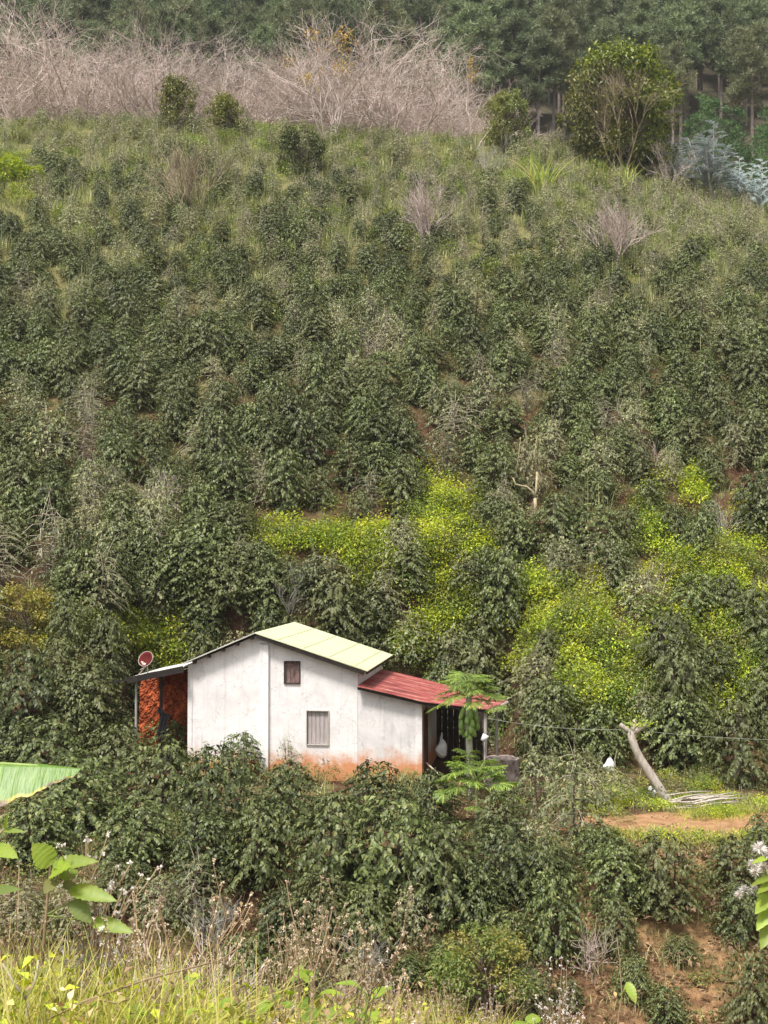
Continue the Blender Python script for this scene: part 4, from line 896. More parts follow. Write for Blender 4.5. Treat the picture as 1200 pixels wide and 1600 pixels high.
P = []; I = []
while len(P) < 2200:
    Y_ = rg.uniform(24.5, 66) if rg.random() < .6 else rg.uniform(24.5, 32); X = rg.uniform(-1, 1) * (.31 * Y_ + 1)
    lv = (X - HO.x) * math.sin(TH) + (Y_ - HO.y) * math.cos(TH)
    if 32.6 < Y_ < 35.2 and X > 4.5: continue
    if Y_ > 39 and lv < 6 and -9 < X < 4.5: continue
    P.append((X, Y_, float(tz(X, Y_)))); I.append(rg.integers(0, 4) if rg.random() < .8 else 2)
ll = scatter('leaf_litter', [flat_leaves(1, 60, .8, .12), flat_leaves(2, 45, .8, .1), tuft(21, 40, .28, .008, .3, 'dry'), leafy_weed(22, 'weed', .22, .4, 90, .06)], np.array(P), rg.random(len(P)) * 6.28, rg.uniform(.7, 1.4, len(P)), I)
tag(ll, 'fallen brown leaves and short weeds on the red soil', 'leaf litter')
P = []; I = []
for q in range(230):
    X = rg.uniform(5.2, 12.5); Y_ = rg.choice([rg.normal(36.3, .5), rg.normal(32.0, .25)]); P.append((X, Y_, float(tz(X, Y_)))); I.append(rg.integers(0, 3))
for q in range(60):
    g = ground(rg.normal(1120, 28), rg.normal(1270, 5)); P.append(tuple(g)); I.append(0)
gv = scatter('grass_verge', [tuft(23, 60, .2, .007, .2, 'grass'), leafy_weed(24, 'lime', .2, .35, 90, .05), tuft(25, 40, .3, .007, .2, 'dry')], np.array(P), rg.random(len(P)) * 6.28, rg.uniform(.7, 1.4, len(P)), I)
tag(gv, 'short green and dry grass along both edges of the dirt path', 'grass')
P = []; I = []
for q in range(70):
    p_ = hw(rg.uniform(.2, 7.6), -rg.uniform(.15, .7), 0); P.append((p_.x, p_.y, float(tz(p_.x, p_.y)))); I.append(rg.integers(0, 3))
fw = scatter('wall_weeds', [tuft(26, 40, .6, .008, .2, 'dry', bend=(.05, .4)), leafy_weed(27, 'weed', .6, .3, 110, .06), tuft(28, 30, .5, .008, .2, 'straw')], np.array(P), rg.random(len(P)) * 6.28, rg.uniform(.5, 1.3, len(P)), I)
tag(fw, 'straggly weeds along the foot of the white wall', 'weeds')

# ------------------------------------------------------------ papaya trees
def palmate(rg, R0):
    """one deeply lobed papaya leaf lying in its own plane (x forward)"""
    mb = MB()
    for q in range(9):
        a = (q - 4) * R(33) + rg.normal(0, .05); L_ = R0 * (1 - .06 * abs(q - 4)) * rg.uniform(.85, 1.1); c, s = math.cos(a), math.sin(a)
        def T(x, y, z=0): return (c * x - s * y, s * x + c * y, -.22 * x * x / R0 + z)
        w_ = L_ * .085; mb.add([T(0, 0), T(L_ * .35, w_), T(L_ * .9, w_ * .5), T(L_, 0, -.03), T(L_ * .9, -w_ * .5), T(L_ * .35, -w_)], [(0, 5, 1), (1, 5, 4, 2), (2, 4, 3)])
        for f in (.38, .55, .72):
            for sg in (-1, 1):
                b = L_ * f; e = L_ * (.34 - .2 * f); mb.add([T(b - .04 * L_, sg * w_ * .5), T(b + e * .8, sg * (w_ * .6 + e * .75), -.03), T(b + .09 * L_, sg * w_ * .4)], [(0, 1, 2) if sg > 0 else (2, 1, 0)])
    return mb
def papaya(name, label, loc, H, nl, petiole, R0, seed, fruit=0, r=.09, droop=.5):
    rg = np.random.default_rng(seed); t_ = thing(name, label, 'papaya', loc)
    mb = MB(); mb.tube([(0, 0, -.15), (.02, 0, H * .35), (-.01, .01, H * .7), (0, 0, H)], [r * 1.15, r, r * .9, r * .75], 10); link('trunk', mb.mesh('trunk', M['papaya_bark'], True), t_)
    for k in range(nl):
        a = k * 2.4 + rg.normal(0, .2); f = k / nl; el = R(62) * (1 - f) - R(9) * f; L_ = petiole * rg.uniform(.75, 1.1) * (.7 + .5 * f)
        d = Vector((math.cos(a) * math.cos(el), math.sin(a) * math.cos(el), math.sin(el))); o = Vector((0, 0, H - .28 * f)); e = o + d * L_ + Vector((0, 0, -.12 * L_))
        st = MB(); st.tube([o, o + d * L_ * .55 + Vector((0, 0, .04)), e], [.018, .014, .009], 5); lf = palmate(rg, R0 * rg.uniform(.8, 1.1))
        R_ = Matrix.Rotation(a, 4, 'Z') @ Matrix.Rotation(R(6) + rg.normal(0, .2) - el * .3, 4, 'Y') @ Matrix.Rotation(rg.normal(0, .25), 4, 'X')
        b0 = st.n; st.add([R_ @ Vector(v) + e for v in lf.v], lf.f, 1); link('leaf', st.mesh('leaf', [M['stem_green'], M['papaya']]), t_)
    for k in range(fruit):
        a = k * 2.4 + rg.normal(0, .15); z = H - .66 - .72 * k / fruit; rr = .15 + .1 * math.sin(PI * min(1, (k + 2) / fruit)); s = rg.uniform(.85, 1.12) * (.8 if k > fruit * .8 else 1)
        mb = MB(); mb.lathe([(.002, .15), (.022, .135), (.05, .09), (.072, .02), (.076, -.04), (.06, -.1), (.03, -.135), (.003, -.15)], 12)
        me = mb.mesh('fruit', M['fruit'], True); me.transform(Matrix.Translation((math.cos(a) * rr, math.sin(a) * rr, z)) @ Matrix.Rotation(a, 4, 'Z') @ Matrix.Rotation(-.22, 4, 'Y') @ Matrix.Scale(s, 4)); link('fruit', me, t_)
    return t_
pl = ground(733, 1250); papaya('papaya_tree', 'papaya tree with a cluster of green fruit before the porch', pl, CAMZ - (1098 - 865) / F * pl.y + .42, 27, .74, .48, 5, 24, .1, .4)
pl2 = ground(745, 1296); papaya('papaya_tree', 'young fruitless papaya in front of the tall papaya and well ring', pl2, 1.25, 30, .85, .46, 8, 0, .05, .55)
pl3 = pl + Vector((-.02, -.18, 0)); papaya('papaya_tree', 'small papaya sucker at the foot of the fruiting papaya trunk', pl3, 1.25, 9, .38, .3, 9, 0, .03, .4)

# ------------------------------------------------------------ single plants on the hill
def crest(px, py, hp):
    g = ground(px, py)
    if g.y < 110: return g, hp * g.y / F
    g = onto((px - 600) / F * 109, 109); return g, CAMZ + (865 - (py - hp)) / F * 109 - g.z
def single(name, parts, label, cat, px, py, h_px=None, unit_h=None, wscale=1, rz=0, group=None, y0=9.5):
    g, hh = crest(px, py, h_px); s = hh / unit_h
    o = place(name, parts, g - Vector((0, 0, .08)), rz, (s * wscale, s * wscale, s)); tag(o, label, cat, group); return o
single('bare_shrub', bare_shrub(41, 3.6, 9, 3, 5, .45, .045, .45, .12, 'tan_twig'), 'big pale bare shrub standing high in the coffee field', 'shrub', 298, 352, 150, 3.9, 1.1)
single('bare_shrub', bare_shrub(42, 3, 9, 3, 5, .4, .04, .55, .14), 'pinkish bare twiggy shrub in the upper middle of the field', 'shrub', 672, 396, 108, 3.0, 1.1)
single('bare_shrub', bare_shrub(43, 3, 9, 3, 5, .4, .045, .45, .14), 'upright pinkish bare shrub below the sugar cane clumps', 'shrub', 962, 414, 108, 3.0, 1.1)
single('bare_shrub', bare_shrub(44, 3, 7, 3, 4, .35, .03, .22, .12, 'bare_grey'), 'thin bare grey shrub sticking up behind the roof ridge', 'shrub', 448, 985, 105, 3.0)
single('bare_shrub', bare_shrub(45, 3, 4, 2, 4, .5, .03, .5, .1), 'small pale dry shrub on the slope above the lime weeds', 'shrub', 1020, 740, 70, 2.9)
single('bare_shrub', bare_shrub(46, 3, 5, 2, 5, .6, .03, .6, .1, 'bare_grey'), 'greyish dry shrub among the olive weeds near the field edge', 'shrub', 1130, 850, 90, 2.9)
single('bare_shrub', bare_shrub(47, 3, 5, 3, 4, .5, .03, .6, .1), 'tan dry shrub on the lower slope uphill of the dish', 'shrub', 255, 815, 80, 3)
single('bare_shrub', bare_shrub(48, 3, 5, 2, 4, .5, .03, .6, .1), 'pinkish grey dry shrub right of centre amid yellow weeds'.replace('right of centre', 'standing'), 'shrub', 1030, 935, 70, 2.9)
single('bare_shrub', bare_shrub(49, 3, 5, 3, 4, .5, .03, .6, .1, 'bare_grey'), 'bare shrub just under the olive tree at field top', 'shrub', 765, 285, 75, 3)
single('bare_shrub', bare_shrub(50, 3, 6, 3, 4, .5, .03, .7, .1), 'bare twiggy shrub against the silvery trees', 'shrub', 1050, 300, 75, 3)
# forked dead trunk
fk = ground(832, 800); ft = thing('forked_dead_tree', 'white barked forked dead trunk rising from the coffee', 'tree', fk + Vector((0, -.9, -.3))); ft.scale = (.95, .95, .8)
mb = MB(); mb.tube([(0, 0, -.2), (.02, 0, .6), (.0, 0, 1.05)], [.09, .08, .07], 8); link('trunk', mb.mesh('trunk', M['tan_twig'], True), ft)
mb = MB(); mb.tube([(0, 0, 1), (-.12, 0, 1.4), (-.35, .0, 1.62), (-.85, 0, 1.75), (-.95, 0, 2.1)], [.065, .06, .055, .04, .03], 7); mb.tube([(-.9, 0, 1.8), (-.7, .1, 3.2), (-.6, .1, 4.2)], [.03, .02, .01], 5); link('branch', mb.mesh('branch', M['tan_twig'], True), ft)
mb = MB(); mb.tube([(0, 0, 1), (.06, 0, 1.5), (.1, 0, 2.4)], [.065, .055, .045], 7); mb.tube([(.1, 0, 2.3), (.0, .1, 3.4), (.12, .1, 4.3)], [.03, .02, .01], 5); link('branch', mb.mesh('branch', M['tan_twig'], True), ft)
# yellowish bush, lime shrub, lime tipped bush
single('yellow_bush', leafy_tree(51, 2.6, 1.5, 46, 130, .13, 'yellow', base=.1, cr=.36), 'bushy yellow green shrub beside the dark coffee near the lean-to', 'bush', 38, 1010, 105, 2.7)
single('lime_shrub', leafy_tree(52, 2.0, 1.2, 26, 90, .16, 'lime', base=.15, cr=.36), 'bright lime shrub at the edge of the upper field', 'shrub', 14, 296, 62, 2.1, 1.3)
g = ground(755, 1600); o = place('flowering_bush', leafy_tree(53, 2.2, 1.15, 60, 130, .085, 'weed', 'yellow', base=.05, cr=.3, f2=lambda c: c[2] > 1.35 and math.sin(c[0] * 9 + c[1] * 7) > .1), g - Vector((0, 0, .1)), 0, (1.08, 1.08, .95)); tag(o, 'bush with bright lime tips below the coffee rows', 'bush')
for (px, py, h, wd, lab, seed, mt) in ((277, 204, 90, .8, 'taller dark green rounded shrub before the bare grey trees', 54, 'tree_dark'), (352, 212, 68, 1.0, 'lower dark green rounded shrub before the bare grey trees', 55, 'tree_dark')):
    single('round_shrub', leafy_tree(seed, 3.2, 1.45, 46, 130, .17, mt, base=.06, cr=.45), lab, 'shrub', px, py, h, 3.3, wd)
single('dark_shrub', leafy_tree(56, 3, 1.6, 40, 110, .17, 'coffee', base=.05, cr=.45), 'dark leafy shrub at the top of the coffee field', 'shrub', 470, 275, 80, 3.1)
single('olive_tree', leafy_tree(57, 5.5, 2.4, 60, 90, .28, 'olive', 'weed', base=.2, cr=.55, f2=lambda c: c[0] < -.4), 'pale olive leafed tree at the end of the bare trees', 'tree', 795, 240, 108, 5.6, .9)
single('orange_leaved_tree', [*leafy_tree(58, 6, 2.3, 12, 36, .17, 'orange', base=.6, cr=.5)[1:], *bare_shrub(59, 6, 6, 3, 4, .5, .06, .6, .1)], 'thin tree with orange yellow leaves above the bare trees', 'tree', 515, 190, 165, 6.4)
single('yellow_leaved_tree', [*leafy_tree(60, 6, .5, 5, 26, .17, 'orange', base=.8, cr=.3)[1:], *bare_shrub(61, 6, 3, 3, 3, .4, .05, .3, .1)], 'thin tree with a yellow leafy tip before the pines', 'tree', 742, 195, 120, 6.2)
# big tree and the bare tree in front of it
single('broad_tree', leafy_tree(62, 10, 4.6, 150, 130, .36, 'tree_dark', 'tree', base=.06, cr=.95, f2=lambda c: c[2] > 5.6 and c[0] > -2.5 or c[0] > 1.2), 'large round leafy tree at the crest with top coloured as sunlit new lime leaves', 'tree', 972, 246, 192, 10.2, .93)  # lighter leaf colour on top and one side paints sunlight on new leaves
bt = crest(968, 246, 190)[0]; bt = onto(bt.x, bt.y - 2.2)
o = place('bare_tree', bare_shrub(63, 8, 6, 4, 5, .5, .085, .6, .06, 'tan_twig'), bt, 0, (1.2, 1.2, 1.25)); tag(o, 'spreading bare tree standing before the large leafy tree', 'tree')
# silvery trees, sugar cane
for k, (px, py, h, lab) in enumerate(((1118, 278, 80, 'tallest silvery blue tree beside the crest'), (1065, 285, 58, 'middle silvery blue tree among bare twigs'), (1160, 318, 66, 'lowest silvery blue shrub under the black board'), (1195, 318, 60, 'silvery shrub at the field edge beyond the black board'))):
    single('silver_tree', silver_tree(70 + k), lab, 'tree', px, py, h + 14, 4.9, 1.35)
def cane(seed, H):
    rg = np.random.default_rng(seed); n = 70; P = np.concatenate([rg.normal(0, .35, (n, 2)), np.zeros((n, 1)) - .05], 1)
    V, Fc = ribbons(rg, P, rg.random(n) * 6.28, H * rg.uniform(.5, 1.05, n), rg.uniform(.1, 1.0, n), .06 * rg.uniform(.6, 1.2, n), 6)
    st = MB()
    for k in range(9): a = rg.random() * 6.28; st.tube([(math.cos(a) * .25, math.sin(a) * .25, -.1), (math.cos(a) * .35, math.sin(a) * .35, H * .45)], .03, 5)
    return [('stalk', st.mesh('cane_stalk', M['stem_green'])), ('foliage', fast_mesh('cane_blades', V, Fc, M['cane']))]
single('sugar_cane', cane(80, 3), 'bigger sugar cane clump with browned lower blades', 'sugar cane', 846, 308, 76, 2.6, 1.1)
single('sugar_cane', cane(81, 3), 'slender upright sugar cane clump below the large tree', 'sugar cane', 934, 304, 62, 2.7, .8)
single('sugar_cane', cane(82, 3), 'small arching sugar cane clump beside the slender one', 'sugar cane', 974, 302, 54, 2.6, .8)

# ------------------------------------------------------------ bare trees along the crest
BARE = [bare_shrub(400 + k, 6.2, 8, 4, 4, .7, .04 + .01 * (k % 3), .95, .045, 'bare', curl=.24) for k in range(6)]
rng = random.Random(77); items = []
def bare_at(px, py, h, k):
    g = ground(px, py, 60, 128); s = h * g.y / F / 5.5
    o = place('bare_tree', BARE[k % 6], g - Vector((0, 0, .1)), rng.random() * 6.28, (s * rng.uniform(1, 1.25),) * 2 + (s,)); items.append((o, (px, py - h * .6), 'leafless pinkish grey', 'tree'))
k = 0
for px in range(-20, 780, 33):
    x = px + rng.uniform(-10, 10); top = np.interp(x, [-20, 60, 150, 300, 420, 560, 640, 700, 760, 800], [20, 15, 55, 52, 62, 38, 50, 85, 120, 150]); foot = np.interp(x, [-20, 200, 400, 600, 700, 800], [165, 178, 178, 180, 205, 215])
    bare_at(x, foot + rng.uniform(-6, 10), foot - top + rng.uniform(-4, 14), k); k += 1
    if x < 760: bare_at(x + 15, foot + rng.uniform(0, 14), (foot - top) * rng.uniform(.5, .72), k); k += 1
for q in range(16):   # a second rank just over the crest
    x = -20 + q * 48; gx_ = (x - 600) / F * 120; g = onto(gx_ + rng.uniform(-1, 1), 119 + rng.uniform(-2, 3)); top = np.interp(x, [-20, 60, 150, 300, 420, 560, 640, 700], [15, 12, 50, 48, 60, 36, 48, 80]) + rng.uniform(0, 12)
    if x < 60: top -= 10
    s = max(.6, (CAMZ + (865 - top) / F * g.y - g.z) / 5.6); o = place('bare_tree', BARE[q % 6], g, rng.random() * 6.28, (s * 1.1, s * 1.1, s)); items.append((o, (x, top + 30), 'pale leafless', 'tree'))
rank_labels(items, [('the taller round shrub', 277, 160), ('the lower round shrub', 352, 178), ('the orange leaved tree', 515, 60), ('the yellow leaved tree', 742, 85), ('the olive tree', 795, 185), ('the pale boulder', 45, 177), ('the dark shrub at field top', 470, 240), ('the big bare shrub high in the field', 295, 270)], 'tree', 'leafless trees along the crest')

# ------------------------------------------------------------ pines on the far slope
PINES = [pine(500 + k) for k in range(5)]; YOUNG = [pine(520 + k, 7, True, 'young_pine') for k in range(3)]
rng = random.Random(88); far = []
Y = 163.0
while Y < 300:
    half = .3 * Y + 14; x = -half + rng.uniform(0, 5)
    while x < half:
        X, Yp = x + rng.gauss(0, 1.4), Y + rng.gauss(0, 2.0); far.append((Yp, X, rng.uniform(.8, 1.12))); x += 5.0 + rng.uniform(-1, 1)
    Y += 6.5
far = [f for f in far if not (f[1] > 38 and f[0] < 171 and rng.random() < .85)]
far.sort(); items = []
for (Yp, X, s) in far[:48]:
    g = onto(X, Yp); o = place('pine_tree', PINES[rng.randrange(5)], g, rng.random() * 6.28, (s * 1.05, s * 1.05, s)); items.append((o, proj(g + Vector((0, 0, 13))), 'tall grey green', 'tree'))
for (px, py, h) in ((1095, 215, 60), (1128, 212, 72), (1165, 215, 80), (1195, 220, 74), (1110, 200, 66), (1180, 195, 70), (1145, 190, 66), (1220, 0, 0), (1070, 0, 0), (1208, 0, 0)):
    g = onto((px - 600) / F * 140, 140 + rng.uniform(-6, 6)); s = rng.uniform(1.5, 2.0); o = place('young_pine', YOUNG[rng.randrange(3)], g, rng.random() * 6.28, (s, s, s)); items.append((o, proj(g + Vector((0, 0, 4))), 'bright green young', 'tree'))
rank_labels(items, [('the large leafy tree', 975, 150), ('the yellow leaved tree', 742, 85), ('the olive tree', 795, 185), ('the orange leaved tree', 515, 40), ('the tallest silvery tree', 1118, 250), ('the taller round shrub', 277, 150), ('the lime shrub', 10, 150)], 'pine', 'pines on the far slope')
tag(scatter('pine_forest', [joined(p) for p in PINES], np.array([(X, Yp, float(tz(X, Yp))) for Yp, X, s in far[48:]]), np.array([rng.random() * 6.28 for _ in far[48:]]), np.array([f[2] for f in far[48:]]), [rng.randrange(5) for _ in far[48:]]), 'hazy grey green pine forest covering the far slope', 'forest')
yp = pine(530, 5, True, 'yellow_pine'); g = onto((1085 - 600) / F * 128, 128); o = place('young_pine', yp, g, 0, (1.15, 1.15, .95)); tag(o, 'yellowish low pine between leafy tree and silvery tree', 'tree')

# ------------------------------------------------------------ near bank: grass, weeds, banana, saplings
rg = np.random.default_rng(61); P = []; I = []; S = []
TT = [tuft(31, 60, .75, .006, .07, 'grass'), tuft(32, 50, .9, .005, .09, 'grass'), tuft(33, 40, .8, .004, .09, 'straw'), tuft(34, 46, .6, .005, .12, 'straw', bend=(.3, 1.2)), tuft(35, 26, .85, .007, .06, 'grass'), leafy_weed(36, 'lime', .78, .2, 60, .06), leafy_weed(37, 'yellow', .8, .2, 70, .045), leafy_weed(38, 'straw', .75, .2, 90, .04)]
def bank_top(px): return np.interp(px, [-50, 120, 300, 420, 600, 760, 830, 1000, 1250], [1475, 1468, 1500, 1520, 1540, 1560, 1590, 1600, 1605])
while len(P) < 1500:
    Y_ = rg.uniform(5.0, 8.4); X = rg.uniform(-.34, .34) * Y_; px = 600 + F * X / Y_; z = float(tz(X, Y_)); top = bank_top(px) + rg.exponential(34) - 6
    zt = CAMZ - (top - 865) / F * Y_; h = zt - z
    if h < .12: continue
    leftish = px < 330 + 60 * rg.normal()
    I.append(rg.choice([0, 1, 4, 0, 1, 4, 0, 1, 5, 6]) if rg.random() < (.7 if leftish else .25) else rg.choice([2, 3, 3, 6, 7])); P.append((X, Y_, z)); S.append(min(h / .8, 1.6))
tag(scatter('bank_grass', TT, np.array(P), rg.random(len(P)) * 6.28, np.array(S), I, rg.normal(0, .08, (len(P), 2))), 'tangled yellow green and straw grass on the near bank', 'grass')
def panicle(seed, H=1.0, white=False):
    rg = np.random.default_rng(seed); mb = MB(); ends = []; out = []
    branch_tree(mb, rg, np.array([0, 0, -.05]), np.array([rg.normal(0, .08), rg.normal(0, .08), 1.]), H * .85, .0042, 2, 5, .55, .12, 6, .5, out, 0, .06)
    for lev, pts, d in out:
        if lev <= 1:
            for q in range(4 if lev else 3): ends.append(pts[-1 - (q % 2)] + rg.normal(0, .008, 3))
    ends = np.array(ends); n = len(ends) * 9; c = np.repeat(ends, 9, 0); D = rg.normal(0, 1, (n, 3)) + [0, 0, .5]; L_ = rg.uniform(.01, .021, n)
    V, Fc = leaf_arrays(c + unit(D) * .003, D, rg.normal(0, 1, (n, 3)), L_, L_ * .7)
    m = 16; s = rg.uniform(.1, .7, m); P = np.stack([0 * s, 0 * s, s * H * .85], 1); a = rg.random(m) * 6.28; D2 = np.stack([np.cos(a), np.sin(a), rg.normal(-.3, .3, m)], 1); L2 = rg.uniform(.03, .08, m)
    V2, F2 = leaf_arrays(P, D2, np.tile([0, 0, 1.], (m, 1)), L2, L2 * .35)
    return [('stem', mb.mesh('panicle_stem', M['stem_brown'])), ('blossoms', fast_mesh('panicle_flowers', V, Fc, M['white_puff' if white else 'puff'])), ('leaf', fast_mesh('panicle_leaves', V2, F2, M['straw']))]
PAN = [panicle(600 + k) for k in range(5)] + [panicle(610 + k, 1, True) for k in range(3)]
items = []; rng = random.Random(99)
PX = [(430, 1470), (462, 1478), (498, 1462), (525, 1474), (548, 1505), (410, 1502), (580, 1470), (600, 1540), (640, 1535), (662, 1548), (688, 1560), (715, 1550), (738, 1562), (760, 1558), (560, 1530), (480, 1520), (618, 1568), (700, 1572), (338, 1470), (300, 1450),
      (372, 1500), (840, 1537), (848, 1560), (870, 1585), (90, 1440), (128, 1425), (150, 1455), (235, 1480), (20, 1470), (450, 1540), (520, 1550), (780, 1580)]
for k, (px, py) in enumerate(PX):
    Y_ = rng.uniform(5.6, 7.6); b = onto((px - 600) / F * Y_ + rng.gauss(0, .05), Y_); H = CAMZ - (py - 865) / F * Y_ - b.z
    if H < .2: H = .2
    q = (5 + k % 3) if px in (840, 848, 90, 128, 150, 600, 640, 738) else k % 5
    o = place('flowering_weed', PAN[q], b, rng.random() * 6.28, (H * .85, H * .85, H * .88)); items.append((o, (px, py), 'white tufted' if q > 4 else 'dry brownish', 'weed'))
BANK = [('the broad leafed sapling', 90, 1380), ('the sawn dry stalk', 365, 1550), ('the lime tipped bush', 750, 1530), ('the yellow leaved weed', 510, 1580), ('the tangled dry twigs', 265, 1430), ('the single leaf on a stalk', 985, 1545)]
rank_labels(items, BANK, 'flowering weed', 'flowering weeds on the near bank')
def leaf_shape(mb, base, d, n, L_, W_, m, fold=.2, droop=.3, seg=7, wave=.0):
    d = d.normalized(); s = d.cross(n).normalized(); n = s.cross(d); V = []
    for q in range(seg + 1):
        t = q / seg; w_ = W_ * .56 * max(0, math.sin(PI * t ** .72)) ** .75 * (1 + .09 * ((q % 2) * 2 - 1) * (seg > 8)); c = base + d * L_ * t - n * droop * L_ * t * t
        if q == seg: w_ = .002
        h = fold * w_ + wave * math.sin(q * 2.4) * W_
        V += [c + s * w_ + n * h, c, c - s * w_ + n * h]
    mb.add(V, [f for q in range(seg) for f in ((q*3, q*3+1, q*3+4, q*3+3), (q*3+1, q*3+2, q*3+5, q*3+4))], m)
def broad_weed(seed, n, H, L_):
    rg = np.random.default_rng(seed); mb = MB(); lf = MB(); mb.tube([(0, 0, -.05), (.02, 0, H * .5), (0, .01, H)], [.008, .006, .004], 5)
    for k in range(n):
        a = k * 2.4 + rg.normal(0, .3); z = H * (.4 + .6 * (k + 1) / n); d = Vector((math.cos(a), math.sin(a), rg.uniform(.1, .9)))
        b = Vector((0, 0, z)); mb.tube([b, b + d * .04], .003, 4); leaf_shape(lf, b + d * .03, d, Vector((-d.x * .5, -d.y * .5, 1)), L_ * rg.uniform(.7, 1.15), L_ * .55 * rg.uniform(.8, 1.1), 0, .25, rg.uniform(.1, .5))
    return [('stem', mb.mesh('weed_stem', M['stem_green'])), ('foliage', lf.mesh('weed_leaves', M['bigleaf'], True))]
BW = [broad_weed(700 + k, 7, .5, .14) for k in range(4)]; items = []
for k, (px, py) in enumerate(((455, 1520), (487, 1500), (505, 1560), (520, 1580), (470, 1585), (575, 1528), (350, 1560), (395, 1545), (160, 1500), (60, 1520), (230, 1560), (290, 1520), (610, 1590), (120, 1560), (830, 1592), (735, 1592))):
    Y_ = rng.uniform(5.3, 6.6); b = onto((px - 600) / F * Y_, Y_); H = max(.3, CAMZ - (py - 865) / F * Y_ - b.z)
    o = place('broad_leafed_weed', BW[k % 4], b, rng.random() * 6.28, (1, 1, H / .55)); items.append((o, (px, py), 'yellow green', 'weed'))
rank_labels(items, BANK, 'broad leafed weed', 'broad leafed weeds on the near bank')
# banana leaf reaching in
bb = onto(-3.2, 6.3); bn = thing('banana_plant', 'banana plant reaching a split edged leaf over the coffee', 'banana plant', (0, 0, 0))
mb = MB(); mb.tube([bb + Vector((0, 0, -.1)), bb + Vector((.03, 0, .9)), Vector((-3.12, 6.25, 5.75))], [.1, .085, .05], 10); link('stem', mb.mesh('stem', M['stem_green'], True), bn)
mid = [Vector((-3.1, 6.25, 5.7)), Vector((-2.75, 6.15, 5.95)), Vector((-2.3, 6.05, 6.07)), Vector((-1.9, 6.0, 6.085)), Vector((-1.6, 5.97, 6.075)), Vector((-1.40, 5.96, 6.055))]
def bez(t):
    s = t * (len(mid) - 1); i = min(int(s), len(mid) - 2); return mid[i].lerp(mid[i + 1], s - i)
NS, NC = 60, 8; V = []; UV = []
for q in range(NS + 1):
    t = q / NS; c = bez(t); wd = .21 * min(1, (t * 3.2) ** .6) * (1 - max(0, (t - .86) / .14) ** 2.6 * .95)
    for k in range(-NC, NC + 1):
        f = k / NC; out = abs(f) * wd; rag = (1 - .07 * max(0, math.sin(q * .9 + 2 * math.sin(q * .37))) * (abs(f) > .8)) * (1 - .62 * max(0, min(1, (t - .7) / .2)) if k < 0 else .8)
        out *= rag; sg = 1 if k > 0 else -1
        # the near half hangs, the far half lies back
        off = Vector((0, -.72 * out, -.78 * out - .5 * out * out)) if sg < 0 else Vector((0, .9 * out, -.12 * out - .8 * out * out))
        V.append(c + off + Vector((0, 0, .006 * math.sin(q * 1.7) * abs(f)))); UV.append((t, abs(f) if k < 0 else abs(f) * .7))
me = bpy.data.meshes.new('leaf'); C_ = 2 * NC + 1
me.from_pydata(V, [], [(q * C_ + k, q * C_ + k + 1, (q + 1) * C_ + k + 1, (q + 1) * C_ + k) for q in range(NS) for k in range(2 * NC)]); me.materials.append(M['banana'])
ul = me.uv_layers.new(name='UVMap')
for lp_ in me.loops: ul.data[lp_.index].uv = UV[lp_.vertex_index]
me.polygons.foreach_set('use_smooth', [True] * len(me.polygons)); lf = link('leaf', me, bn)
mb = MB(); mb.tube([bez(t) + Vector((0, 0, -.008)) for t in np.linspace(0, .99, 16)], [.02 * (1 - t * .85) for t in np.linspace(0, 1, 16)], 6); link('midrib', mb.mesh('midrib', M['stem_green'], True), lf)
# sapling with big leaves
def sapling(name, label, pts_px, Y_, leaves, rad=.011):
    pts = [at(px, py, Y_) for px, py in pts_px]; pts[0] = onto(pts[0].x, Y_) - Vector((0, 0, .05)); t_ = thing(name, label, 'sapling', (0, 0, 0))
    mb = MB(); n = len(pts); mb.tube(pts, [rad * (1 - .6 * q / (n - 1)) for q in range(n)], 6); link('stem', mb.mesh('stem', M['stem_brown'], True), t_)
    for (ax, ay, bx, by, wpx, dy, mt) in leaves:
        a = at(ax, ay, Y_); b = at(bx, by, Y_ + dy); d = b - a; st = MB(); jn = min(pts[1:], key=lambda p: (p - a).length); st.tube([jn, a], .004, 4)
        leaf_shape(st, a, d, Vector((0, -.75, .65)), d.length, wpx * Y_ / F, 1, .3, .14, 17, .03); link('leaf', st.mesh('leaf', [M['stem_green'], M[mt]], True), t_)
    return t_
sapling('sapling', 'broad leafed sapling with lime leaves on the near bank', [(42, 1640), (58, 1560), (66, 1500), (72, 1430), (76, 1380), (78, 1350)], 5.9,
        [(80, 1352, 52, 1318, 34, -.03, 'bigleaf'), (82, 1352, 148, 1341, 22, -.08, 'bigleaf'), (80, 1366, 104, 1350, 26, -.12, 'bigleaf'), (94, 1372, 122, 1358, 22, .05, 'bigleaf'), (108, 1390, 178, 1402, 24, -.1, 'bigleaf'), (112, 1408, 142, 1440, 26, -.05, 'weed'), (98, 1385, 124, 1382, 18, .06, 'weed'), (142, 1440, 205, 1452, 22, -.1, 'bigleaf'), (88, 1376, 70, 1392, 22, -.1, 'weed')])
sapling('sapling', 'second sapling at the picture edge with a drooping leaf'.replace('at the picture edge', 'under the banana leaf'), [(-40, 1640), (-30, 1500), (-20, 1400), (-10, 1310), (6, 1296)], 5.6,
        [(-8, 1325, 24, 1336, 22, -.1, 'bigleaf'), (5, 1298, 36, 1297, 8, -.05, 'bigleaf'), (8, 1296, 10, 1272, 7, -.05, 'bigleaf'), (-20, 1395, 26, 1385, 16, -.1, 'weed'), (-18, 1330, 10, 1318, 20, .05, 'bigleaf')])
sapling('stalk', 'single pointed lime leaf on a slender stalk', [(960, 1650), (966, 1590), (972, 1555), (968, 1500), (964, 1465)], 5.2, [(980, 1535, 994, 1566, 14, -.06, 'bigleaf')], .004)
